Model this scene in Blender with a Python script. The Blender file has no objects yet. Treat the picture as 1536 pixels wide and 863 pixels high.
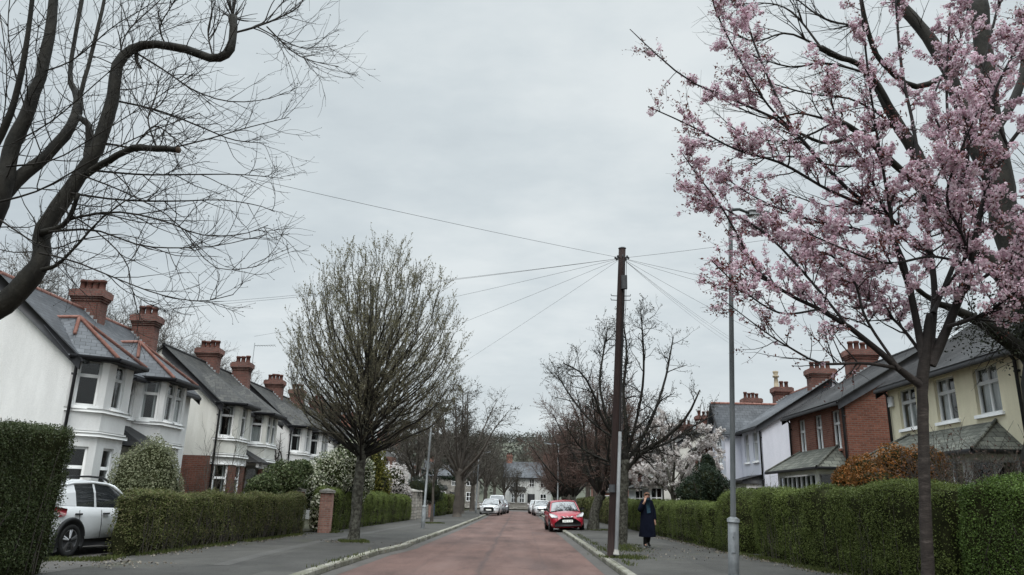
import bpy, math, random
import numpy as np
from mathutils import Vector, Matrix
random.seed(7)
PI = math.pi
SC = bpy.context.scene
COL = SC.collection
D = bpy.data

# ------------------------------------------------------------------ camera
CAM_H, FPX, IW, IH = 1.5, 1117.0, 1536.0, 863.0
PITCH, YAW, ROLL = math.radians(15.896), math.radians(0.9845), 0.025
def cam_basis():
    cp, sp = math.cos(PITCH), math.sin(PITCH)
    fwd = np.array([0, cp, sp]); up = np.array([0, -sp, cp]); rt = np.array([1., 0, 0])
    c, s = math.cos(ROLL), math.sin(ROLL)
    r2 = c*rt + s*up; u2 = -s*rt + c*up
    cy, sy = math.cos(YAW), math.sin(YAW)
    Z = np.array([[cy, -sy, 0], [sy, cy, 0], [0, 0, 1]])
    return Z @ np.stack([r2, u2, fwd], 1)
BAS = cam_basis()
def U(px, py, Y):
    """measured point of the photograph at street distance Y -> world point"""
    d = BAS @ np.array([(px-IW/2)/FPX, -(py-IH/2)/FPX, 1.0])
    t = Y/d[1]
    return np.array([0, 0, CAM_H]) + t*d
def make_camera():
    cd = D.cameras.new('camera'); co = D.objects.new('camera', cd); COL.objects.link(co)
    m = Matrix(((BAS[0,0], BAS[0,1], -BAS[0,2], 0), (BAS[1,0], BAS[1,1], -BAS[1,2], 0), (BAS[2,0], BAS[2,1], -BAS[2,2], CAM_H), (0,0,0,1)))
    co.matrix_world = m
    cd.sensor_width = 36; cd.lens = 36*FPX/IW; cd.clip_end = 4000; cd.clip_start = .05
    SC.camera = co
make_camera()
SC.view_settings.view_transform = 'Standard'; SC.view_settings.look = 'None'; SC.view_settings.exposure = 0
SC.render.engine = 'CYCLES'
SC.cycles.max_bounces = 6; SC.cycles.transparent_max_bounces = 8

# ------------------------------------------------------------------ node helper and materials
class NT:
    def __init__(s, tree):
        s.t = tree; s.n = tree.nodes; s.n.clear()
    def add(s, typ, inp=None, **kw):
        nd = s.n.new(typ)
        for k, v in kw.items(): setattr(nd, k, v)
        for k, v in (inp or {}).items():
            sk = nd.inputs[k]
            if isinstance(v, bpy.types.NodeSocket): s.t.links.new(v, sk)
            else: sk.default_value = v
        return nd
def c4(c): return (c[0], c[1], c[2], 1)
def ramp(nt, fac, stops):
    nd = nt.add('ShaderNodeValToRGB', {'Fac': fac}); e = nd.color_ramp.elements
    while len(e) < len(stops): e.new(.5)
    for i, (p, c) in enumerate(stops): e[i].position = p; e[i].color = c4(c)
    return nd.outputs['Color']
def mixc(nt, fac, a, b, typ='MIX'):
    nd = nt.add('ShaderNodeMix', data_type='RGBA', blend_type=typ)
    for i, v in ((0, fac), (6, a), (7, b)):
        if isinstance(v, bpy.types.NodeSocket): nt.t.links.new(v, nd.inputs[i])
        else: nd.inputs[i].default_value = v if i == 0 else c4(v)
    return nd.outputs[2]
def noise(nt, vec, scale, detail=4, rough=.6):
    return nt.add('ShaderNodeTexNoise', {'Vector': vec, 'Scale': scale, 'Detail': detail, 'Roughness': rough}).outputs['Fac']
def math_(nt, op, a, b=0.0, clamp=False):
    nd = nt.add('ShaderNodeMath', operation=op, use_clamp=clamp)
    for i, v in enumerate((a, b)):
        if isinstance(v, bpy.types.NodeSocket): nt.t.links.new(v, nd.inputs[i])
        else: nd.inputs[i].default_value = v
    return nd.outputs[0]
def start(name):
    m = D.materials.new(name); m.use_nodes = True
    nt = NT(m.node_tree); tc = nt.add('ShaderNodeTexCoord')
    return m, nt, tc
def finish(nt, col, rough=.8, bump=None, bstr=.3, bdist=.01, metallic=0, spec=.3, coat=0):
    p = nt.add('ShaderNodeBsdfPrincipled')
    for k, v in (('Base Color', col), ('Roughness', rough), ('Metallic', metallic), ('Specular IOR Level', spec), ('Coat Weight', coat)):
        if isinstance(v, bpy.types.NodeSocket): nt.t.links.new(v, p.inputs[k])
        else: p.inputs[k].default_value = c4(v) if k == 'Base Color' else v
    if bump is not None:
        b = nt.add('ShaderNodeBump', {'Height': bump, 'Strength': bstr, 'Distance': bdist})
        nt.t.links.new(b.outputs[0], p.inputs['Normal'])
    o = nt.add('ShaderNodeOutputMaterial'); nt.t.links.new(p.outputs[0], o.inputs['Surface'])
def M(name, a, b=None, rough=.8, scale=3, bump=0, bscale=60, metallic=0, spec=.3, stretch=None, coat=0, lo=.35, hi=.68):
    """two tone noise material"""
    m, nt, tc = start(name); vec = tc.outputs['Object']
    if stretch: vec = nt.add('ShaderNodeMapping', {'Vector': vec, 'Scale': stretch}).outputs[0]
    b = b or tuple(x*1.2 for x in a)
    col = ramp(nt, noise(nt, vec, scale, 6), [(lo, a), (hi, b)])
    bp = noise(nt, vec, bscale, 3) if bump else None
    finish(nt, col, rough, bp, bump, .02, metallic, spec, coat)
    return m
def M_leaf(name, cols, rough=.6, trans=.25, spec=.25, pscale=.8, pamt=.45):
    """leaf material: each leaf its own tone, clumps lighter and darker"""
    m, nt, tc = start(name)
    g = nt.add('ShaderNodeNewGeometry')
    n = len(cols); col = ramp(nt, g.outputs['Random Per Island'], [(i/(n-1), c) for i, c in enumerate(cols)])
    f = ramp(nt, noise(nt, tc.outputs['Object'], pscale, 6, .7), [(.3, (1-pamt,)*3), (.7, (1+pamt*.4,)*3)])
    col = mixc(nt, 1.0, col, f, 'MULTIPLY') if False else nt.add('ShaderNodeVectorMath', {0: col, 1: f}, operation='MULTIPLY').outputs[0]
    p = nt.add('ShaderNodeBsdfPrincipled', {'Base Color': col, 'Roughness': rough, 'Specular IOR Level': spec})
    t = nt.add('ShaderNodeBsdfTranslucent', {'Color': col})
    mx = nt.add('ShaderNodeMixShader', {0: trans, 1: p.outputs[0], 2: t.outputs[0]})
    o = nt.add('ShaderNodeOutputMaterial'); nt.t.links.new(mx.outputs[0], o.inputs['Surface'])
    return m
def M_brick(name, c1, c2, mortar, bw=.225, bh=.075, ms=.010, rough=.85, dirt=.35, bstr=.5):
    m, nt, tc = start(name)
    uv = tc.outputs['UV']
    br = nt.add('ShaderNodeTexBrick', {'Vector': uv, 'Color1': c4(c1), 'Color2': c4(c2), 'Mortar': c4(mortar), 'Scale': 1.0, 'Mortar Size': ms, 'Mortar Smooth': .2, 'Bias': 0.0, 'Brick Width': bw, 'Row Height': bh})
    f = ramp(nt, noise(nt, tc.outputs['Object'], .9, 6, .7), [(.3, (1-dirt,)*3), (.7, (1.1,)*3)])
    col = nt.add('ShaderNodeVectorMath', {0: br.outputs['Color'], 1: f}, operation='MULTIPLY').outputs[0]
    f2 = ramp(nt, noise(nt, uv, 14, 3, .7), [(.3, (.82,)*3), (.7, (1.1,)*3)])
    col = nt.add('ShaderNodeVectorMath', {0: col, 1: f2}, operation='MULTIPLY').outputs[0]
    h = math_(nt, 'ADD', math_(nt, 'MULTIPLY', br.outputs['Fac'], -1.0), math_(nt, 'MULTIPLY', noise(nt, uv, 60, 3), .4))
    finish(nt, col, rough, h, bstr, .008)
    return m
def M_render(name, a, stain, rough=.9):
    """roughcast wall: soft stains running down and grain"""
    m, nt, tc = start(name); ob = tc.outputs['Object']
    st = nt.add('ShaderNodeMapping', {'Vector': ob, 'Scale': (1.2, 1.2, .25)}).outputs[0]
    col = ramp(nt, noise(nt, st, 1.6, 7, .65), [(.38, tuple(x*.93 for x in stain)), (.47, stain), (.62, a)])
    col = mixc(nt, .5, col, ramp(nt, noise(nt, ob, 22, 4, .7), [(.3, tuple(x*.86 for x in a)), (.7, a)]))
    h = noise(nt, ob, 55, 4, .75)
    finish(nt, col, rough, h, .55, .02, 0, .2)
    return m
MT = {}
MT['white_render'] = M_render('white_render', (.90,.895,.885), (.76,.755,.745))
MT['grey_white_render'] = M_render('grey_white_render', (.82,.82,.80), (.66,.66,.63))
MT['cream_white_render'] = M_render('cream_white_render', (.82,.81,.76), (.66,.645,.59))
MT['cream_render'] = M_render('cream_render', (.84,.78,.59), (.70,.64,.47))
MT['blue_white_render'] = M_render('blue_white_render', (.80,.815,.90), (.70,.72,.80))
MT['red_brick'] = M_brick('red_brick', (.155,.054,.038), (.235,.088,.060), (.18,.135,.11), dirt=.3)
MT['stack_brick'] = M_brick('stack_brick', (.095,.036,.028), (.155,.057,.043), (.11,.085,.07), dirt=.5)
MT['dark_brick'] = M_brick('dark_brick', (.13,.05,.035), (.20,.075,.05), (.13,.10,.085))
MT['pale_brick'] = M_brick('pale_brick', (.17,.075,.055), (.27,.135,.10), (.2,.165,.14), dirt=.5)
MT['rubble'] = M_brick('rubble_stone', (.16,.145,.125), (.30,.28,.25), (.10,.095,.085), bw=.36, bh=.19, ms=.02)
MT['slate'] = M_brick('slate', (.082,.088,.098), (.125,.132,.145), (.03,.03,.033), bw=.28, bh=.19, ms=.007, rough=.6, dirt=.3, bstr=.7)
MT['old_slate'] = M_brick('old_slate', (.055,.055,.055), (.10,.098,.09), (.02,.02,.02), bw=.28, bh=.19, ms=.007, rough=.75, dirt=.45, bstr=.7)
MT['dark_slate'] = M_brick('dark_slate', (.03,.03,.032), (.048,.047,.048), (.012,.012,.012), bw=.3, bh=.2, ms=.006, rough=.75, dirt=.3, bstr=.6)
MT['lichen_slate'] = M_brick('lichen_slate', (.10,.105,.09), (.19,.195,.165), (.03,.03,.028), bw=.28, bh=.2, ms=.01, rough=.85, dirt=.5, bstr=.7)
MT['ridge_tile'] = M('ridge_tile', (.30,.14,.11), (.42,.225,.185), scale=7, bump=.2)
MT['black_paint'] = M('black_paint', (.012,.012,.014), (.025,.025,.028), rough=.5, scale=4)
MT['lead'] = M('lead', (.14,.145,.15), (.24,.245,.25), rough=.6, scale=6)
MT['white_paint'] = M('white_paint', (.72,.72,.71), (.80,.80,.79), rough=.45, scale=3)
MT['pot'] = M('chimney_pot', (.075,.032,.025), (.14,.058,.043), scale=5, bump=.1)
MT['pale_pot'] = M('pale_pot', (.35,.29,.2), (.48,.41,.3), scale=5)
MT['dark_backing'] = M('dark_backing', (.012,.011,.010), (.02,.018,.016), rough=1, spec=0)  # near-black colour standing in for the shade of unlit rooms
MT['curtain'] = M('curtain', (.34,.345,.35), (.58,.58,.57), rough=1, scale=6, stretch=(6,6,.4), spec=0)
MT['concrete'] = M('concrete', (.24,.23,.21), (.38,.36,.33), scale=7, bump=.3, bscale=90)
MT['galv'] = M('galvanised_steel', (.14,.15,.155), (.24,.25,.255), rough=.5, scale=5, metallic=.35, spec=.4)
MT['dark_galv'] = M('weathered_column', (.052,.058,.06), (.095,.10,.102), rough=.6, scale=6, stretch=(1,1,.3))
MT['pole_wood'] = M('creosoted_wood', (.018,.0105,.0095), (.040,.023,.020), scale=6, stretch=(6,6,.35), bump=.4, bscale=20)
MT['bark_dark'] = M('bark_dark', (.009,.0085,.007), (.030,.027,.021), scale=5, stretch=(1,1,.5), bump=.8, bscale=22)
MT['bark_twig'] = M('bark_twig', (.014,.012,.010), (.03,.025,.020), scale=3)
MT['bark_grey'] = M('bark_grey', (.045,.042,.034), (.15,.145,.115), scale=7, stretch=(1,1,.7), bump=.8, bscale=26)
MT['bark_lichen'] = M('bark_lichen', (.032,.030,.023), (.20,.20,.165), scale=11, bump=.7, bscale=26, lo=.42, hi=.85)
MT['bark_cherry'] = M('bark_cherry', (.035,.026,.022), (.13,.10,.082), scale=6, stretch=(1,1,3.2), bump=.6, bscale=26)
MT['bark_cherry_limb'] = M('bark_cherry_limb', (.008,.006,.006), (.02,.015,.014), scale=6, bump=.3, bscale=30)
MT['bark_horn'] = M('bark_hornbeam', (.085,.078,.058), (.15,.135,.10), scale=3)
MT['bark_far'] = M('bark_far', (.065,.056,.048), (.115,.10,.084), scale=2)  # haze on far trees put into the bark as a paler tone
MT['bark_rust'] = M('bark_rust', (.075,.05,.042), (.13,.088,.072), scale=2)
def m_cherry():
    m, nt, tc = start('cherry_bark'); ob = tc.outputs['Object']
    z = nt.add('ShaderNodeSeparateXYZ', {0: ob}).outputs[2]
    v = nt.add('ShaderNodeMapping', {'Vector': ob, 'Scale': (1,1,3.4)}).outputs[0]
    a = ramp(nt, noise(nt, v, 5, 6, .7), [(.32, (.022,.017,.015)), (.55, (.045,.036,.031)), (.74, (.11,.09,.08))])
    b = ramp(nt, noise(nt, ob, 6, 4), [(.3, (.006,.005,.005)), (.7, (.018,.014,.013))])
    f = nt.add('ShaderNodeMapRange', {'Value': math_(nt, 'ADD', z, math_(nt, 'MULTIPLY', noise(nt, ob, 3, 3), .8)), 'From Min': 3.2, 'From Max': 4.7}).outputs[0]
    finish(nt, mixc(nt, f, a, b), .8, noise(nt, v, 22, 4), .6, .02)
    return m
MT['cherry_bark'] = m_cherry()
MT['cut_wood'] = M('sawn_wood', (.05,.035,.025), (.12,.085,.06), scale=12)
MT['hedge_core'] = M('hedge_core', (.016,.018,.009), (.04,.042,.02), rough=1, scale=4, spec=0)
MT['hedge_dark'] = M_leaf('hedge_dark_leaf', [(.032,.048,.018), (.056,.08,.026), (.085,.11,.038), (.13,.14,.085)])
MT['hedge_brown'] = M_leaf('hedge_mixed_leaf', [(.085,.098,.033), (.125,.148,.045), (.165,.185,.06), (.21,.175,.095), (.115,.155,.05)], pscale=.7, pamt=.5)
MT['hedge_green'] = M_leaf('hedge_green_leaf', [(.082,.108,.028), (.122,.162,.038), (.16,.205,.05), (.20,.235,.075)], pscale=.7)
MT['hedge_lush'] = M_leaf('hedge_lush_leaf', [(.058,.098,.022), (.10,.162,.034), (.135,.21,.047), (.165,.24,.065)], pscale=1.4, pamt=.55)
MT['variegated'] = M_leaf('variegated_leaf', [(.12,.14,.075), (.18,.20,.11), (.25,.26,.16), (.32,.32,.21)], pscale=3, pamt=.35)
MT['shrub_green'] = M_leaf('shrub_leaf', [(.03,.045,.016), (.055,.08,.025), (.09,.12,.045), (.16,.19,.09)], pscale=2)
MT['shrub_yellow'] = M_leaf('yellow_leaf', [(.08,.09,.015), (.14,.14,.025), (.2,.17,.04)], pscale=2)
MT['topiary'] = M_leaf('topiary_leaf', [(.012,.018,.013), (.022,.032,.02), (.035,.045,.03)], pscale=2)
MT['conifer'] = M_leaf('conifer_leaf', [(.012,.022,.014), (.025,.04,.022), (.04,.06,.03)], pscale=1.2)
MT['orange_leaf'] = M_leaf('orange_leaf', [(.06,.05,.016), (.19,.085,.022), (.32,.125,.03), (.40,.17,.045), (.10,.075,.025)], pscale=2.2, pamt=.55)
MT['white_flower'] = M_leaf('white_flower', [(.44,.45,.31), (.62,.62,.49), (.74,.74,.64)], pscale=3, pamt=.3, trans=.35)
MT['magnolia'] = M_leaf('magnolia_flower', [(.58,.52,.50), (.74,.69,.67), (.84,.81,.78)], pscale=3, pamt=.3, trans=.35)
MT['blossom'] = M_leaf('pink_blossom', [(.50,.29,.37), (.72,.52,.60), (.84,.69,.75), (.93,.85,.88)], pscale=1.3, pamt=.25, trans=.4)
MT['bronze_leaf'] = M_leaf('bronze_leaf', [(.09,.028,.028), (.17,.055,.048), (.24,.095,.07)], pscale=3, trans=.35)
MT['bud_olive'] = M_leaf('opening_buds', [(.15,.14,.085), (.22,.205,.125), (.30,.28,.18)], pscale=1, trans=.4)
MT['bud_dark'] = M_leaf('dark_buds', [(.03,.028,.02), (.055,.05,.034), (.075,.075,.045)], pscale=1)
MT['bud_rust'] = M_leaf('rust_buds', [(.10,.06,.048), (.16,.10,.082), (.22,.15,.125)], pscale=.8, trans=.3)
MT['wood_leaf'] = M_leaf('far_wood', [(.072,.074,.062), (.092,.092,.076), (.08,.09,.072)], pscale=.05)  # distance haze put into the colour as greyed, even tones
MT['ivy'] = M_leaf('ivy_leaf', [(.012,.015,.009), (.022,.028,.014), (.035,.04,.02)], pscale=2)
MT['grass'] = M_leaf('grass_blade', [(.05,.07,.018), (.085,.105,.028), (.12,.13,.045)], pscale=4)
MT['litter'] = M_leaf('leaf_litter', [(.05,.035,.022), (.10,.075,.05), (.17,.14,.10), (.30,.27,.22)], trans=0, pscale=3)
MT['tyre'] = M('tyre', (.012,.012,.012), (.022,.022,.022), rough=.85, scale=9)
MT['alloy'] = M('alloy_rim', (.22,.22,.23), (.32,.32,.33), rough=.4, metallic=.7, scale=3)
MT['red_paint'] = M('red_car_paint', (.36,.012,.03), (.42,.018,.04), rough=.3, scale=1, coat=.6, spec=.5)
MT['white_car_paint'] = M('white_car_paint', (.66,.67,.68), (.72,.73,.74), rough=.3, scale=1, coat=.5, spec=.5)
MT['silver_paint'] = M('silver_car_paint', (.16,.17,.19), (.21,.22,.24), rough=.3, scale=1, coat=.5, spec=.5)
MT['car_black'] = M('black_trim', (.012,.012,.013), (.02,.02,.021), rough=.55, scale=5)
MT['headlamp'] = M('headlamp', (.5,.5,.5), (.72,.73,.74), rough=.12, scale=9, spec=.7)
MT['tail_lamp'] = M('tail_lamp', (.16,.005,.012), (.28,.012,.022), rough=.15, scale=8, spec=.6)
MT['plate'] = M('number_plate', (.70,.70,.66), (.76,.76,.72), rough=.4)
MT['chrome'] = M('chrome', (.55,.55,.55), (.7,.7,.7), rough=.2, metallic=.9)
MT['coat'] = M('navy_coat', (.0035,.0045,.011), (.007,.009,.019), rough=.95, scale=5, spec=.1, bump=.3, bscale=25)
MT['scarf'] = M('teal_scarf', (.012,.03,.045), (.03,.055,.075), rough=.95, scale=12, spec=.1)
MT['trousers'] = M('black_trousers', (.008,.008,.009), (.014,.014,.015), rough=.9)
MT['skin'] = M('skin', (.42,.24,.17), (.52,.31,.23), rough=.6, scale=6)
MT['hair'] = M('auburn_hair', (.085,.038,.02), (.19,.095,.05), rough=.6, scale=10, stretch=(4,4,1))
MT['shoe'] = M('shoe', (.02,.02,.02), (.04,.04,.04), rough=.6)
MT['sole'] = M('shoe_sole', (.5,.5,.48), (.6,.6,.58))
MT['blue_paint'] = M('blue_gate_paint', (.012,.03,.075), (.02,.045,.10), rough=.5)
MT['pvc'] = M('grey_conduit', (.16,.165,.17), (.25,.255,.26), rough=.45, scale=3, stretch=(1,1,.5))
MT['wire'] = M('wire', (.012,.012,.013), (.02,.02,.02), rough=.7)
MT['earth'] = M('garden_soil', (.035,.03,.018), (.07,.075,.03), scale=2, bump=.5, bscale=30)
MT['hill'] = M('hill_wood', (.07,.075,.056), (.095,.10,.07), scale=.02)

def m_glass():
    m, nt, tc = start('window_glass')
    ge = nt.add('ShaderNodeNewGeometry'); dt = math_(nt, 'ABSOLUTE', nt.add('ShaderNodeVectorMath', {0: ge.outputs['Normal'], 1: ge.outputs['Incoming']}, operation='DOT_PRODUCT').outputs['Value'])
    fr = math_(nt, 'ADD', math_(nt, 'MULTIPLY', math_(nt, 'POWER', math_(nt, 'SUBTRACT', 1.0, dt, True), 4.0), .8), .05)
    gl = nt.add('ShaderNodeBsdfGlossy', {'Color': (1,1,1,1), 'Roughness': .02})
    bp = nt.add('ShaderNodeBump', {'Height': noise(nt, tc.outputs['Object'], 1.7, 1), 'Strength': .1, 'Distance': .05})
    nt.t.links.new(bp.outputs[0], gl.inputs['Normal'])
    tr = nt.add('ShaderNodeBsdfTransparent', {'Color': (.82,.86,.86,1)})
    mx = nt.add('ShaderNodeMixShader', {0: fr, 1: tr.outputs[0], 2: gl.outputs[0]})
    o = nt.add('ShaderNodeOutputMaterial'); nt.t.links.new(mx.outputs[0], o.inputs['Surface'])
    return m
MT['glass'] = m_glass()
MT['car_glass'] = M('car_glass', (.02,.023,.026), (.03,.033,.036), rough=.04, scale=2, spec=.9, coat=1)

def m_road():
    m, nt, tc = start('red_asphalt'); ob = tc.outputs['Object']
    sx = nt.add('ShaderNodeSeparateXYZ', {0: ob})
    st = nt.add('ShaderNodeMapping', {'Vector': ob, 'Scale': (1, .22, 1)}).outputs[0]
    col = ramp(nt, noise(nt, st, .9, 6, .65), [(.32, (.082,.052,.044)), (.5, (.122,.074,.063)), (.68, (.155,.099,.085))])
    g = noise(nt, ob, 34, 6, .9)
    big = noise(nt, ob, .28, 5, .6)
    col = nt.add('ShaderNodeVectorMath', {0: col, 1: ramp(nt, big, [(.34, (.78,.79,.80)), (.5, (1,1,1)), (.66, (1.16,1.14,1.12))])}, operation='MULTIPLY').outputs[0]
    col = nt.add('ShaderNodeVectorMath', {0: col, 1: ramp(nt, g, [(.32, (.30,.29,.30)), (.5, (1,1,1)), (.70, (1.95,1.9,1.9))])}, operation='MULTIPLY').outputs[0]
    w = math_(nt, 'MULTIPLY', math_(nt, 'SUBTRACT', noise(nt, ob, .7, 4), .5), .28)
    for x0, wd, amt in ((-.86, .11, .5), (.62, .06, .25), (-2.2, .07, .18)):
        a = math_(nt, 'ABSOLUTE', math_(nt, 'ADD', math_(nt, 'SUBTRACT', sx.outputs[0], x0), w))
        f = math_(nt, 'MULTIPLY', math_(nt, 'SUBTRACT', 1.0, math_(nt, 'DIVIDE', a, wd), True), amt)
        col = mixc(nt, f, col, (.05,.042,.042))
    pt = ramp(nt, noise(nt, st, .35, 3), [(.55, (0,0,0)), (.62, (1,1,1))])
    col = mixc(nt, math_(nt, 'MULTIPLY', pt, .3), col, (.09,.07,.068))
    wx = math_(nt, 'ABSOLUTE', math_(nt, 'ADD', sx.outputs[0], .85)); tr = math_(nt, 'ABSOLUTE', math_(nt, 'SUBTRACT', wx, .85))
    col = mixc(nt, math_(nt, 'MULTIPLY', math_(nt, 'SUBTRACT', 1.0, math_(nt, 'DIVIDE', tr, .42), True), .16), col, (.20,.135,.12))
    ck = nt.add('ShaderNodeTexVoronoi', {'Vector': nt.add('ShaderNodeMapping', {'Vector': nt.add('ShaderNodeVectorMath', {0: ob, 1: nt.add('ShaderNodeTexNoise', {'Vector': ob, 'Scale': 1.2, 'Detail': 4.0}).outputs['Color']}, operation='ADD').outputs[0], 'Scale': (.42,.16,1)}).outputs[0], 'Scale': 1.0}, feature='DISTANCE_TO_EDGE').outputs['Distance']
    col = mixc(nt, math_(nt, 'MULTIPLY', math_(nt, 'SUBTRACT', 1.0, math_(nt, 'DIVIDE', ck, .008), True), .55), col, (.035,.028,.027))
    finish(nt, col, .85, g, .6, .015)
    return m
MT['road'] = m_road()
def m_pave(name, a, b, moss=True):
    m, nt, tc = start(name); ob = tc.outputs['Object']
    col = ramp(nt, noise(nt, ob, .8, 7, .7), [(.3, a), (.7, b)])
    g = noise(nt, ob, 40, 6, .9)
    col = nt.add('ShaderNodeVectorMath', {0: col, 1: ramp(nt, g, [(.3, (.5,.5,.5)), (.52, (1,1,1)), (.75, (1.6,1.6,1.6))])}, operation='MULTIPLY').outputs[0]
    if moss:
        ck = nt.add('ShaderNodeTexVoronoi', {'Vector': nt.add('ShaderNodeVectorMath', {0: nt.add('ShaderNodeMapping', {'Vector': ob, 'Scale': (.5,.3,1)}).outputs[0], 1: nt.add('ShaderNodeVectorMath', {0: nt.add('ShaderNodeTexNoise', {'Vector': ob, 'Scale': 1.5, 'Detail': 4.0}).outputs['Color'], 1: (.5,.5,.5)}, operation='MULTIPLY').outputs[0]}, operation='ADD').outputs[0], 'Scale': 1.0}, feature='DISTANCE_TO_EDGE').outputs['Distance']
        col = mixc(nt, math_(nt, 'MULTIPLY', math_(nt, 'SUBTRACT', 1.0, math_(nt, 'DIVIDE', ck, .009), True), .5), col, (.022,.021,.018))
        pv = nt.add('ShaderNodeTexVoronoi', {'Vector': nt.add('ShaderNodeMapping', {'Vector': ob, 'Scale': (.28,.17,1)}).outputs[0], 'Scale': 1.0}, distance='CHEBYCHEV').outputs['Color']
        pf = nt.add('ShaderNodeSeparateXYZ', {0: pv}).outputs[0]
        col = nt.add('ShaderNodeVectorMath', {0: col, 1: ramp(nt, pf, [(0, (.84,.84,.84)), (1, (1.16,1.15,1.13))])}, operation='MULTIPLY').outputs[0]
        f = ramp(nt, noise(nt, ob, .55, 8, .75), [(.56, (0,0,0)), (.70, (1,1,1))])
        col = mixc(nt, math_(nt, 'MULTIPLY', f, .45), col, (.075,.078,.04))
    finish(nt, col, .9, g, .4, .01)
    return m
MT['pavement'] = m_pave('pavement_asphalt', (.044,.042,.039), (.080,.077,.071))
MT['patch'] = m_pave('pavement_patch', (.066,.063,.059), (.10,.096,.09), False)
MT['channel'] = m_pave('channel_asphalt', (.072,.066,.061), (.118,.11,.102), False)
def m_kerb():
    m, nt, tc = start('kerb_stone'); ob = tc.outputs['Object']
    br = nt.add('ShaderNodeTexBrick', {'Vector': tc.outputs['UV'], 'Color1': (.20,.19,.165,1), 'Color2': (.34,.325,.29,1), 'Mortar': (.05,.05,.035,1), 'Scale': 1.0, 'Mortar Size': .012, 'Brick Width': .92, 'Row Height': 3.0})
    f = ramp(nt, noise(nt, ob, 2.5, 7, .75), [(.35, (.55,.56,.45)), (.65, (1.1,1.1,1.1))])
    col = nt.add('ShaderNodeVectorMath', {0: br.outputs['Color'], 1: f}, operation='MULTIPLY').outputs[0]
    f = ramp(nt, noise(nt, ob, 1.1, 6, .7), [(.52, (0,0,0)), (.66, (1,1,1))])
    col = mixc(nt, math_(nt, 'MULTIPLY', f, .55), col, (.10,.105,.05))
    finish(nt, col, .9, noise(nt, ob, 40, 4), .4, .015)
    return m
MT['kerb'] = m_kerb()

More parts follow.
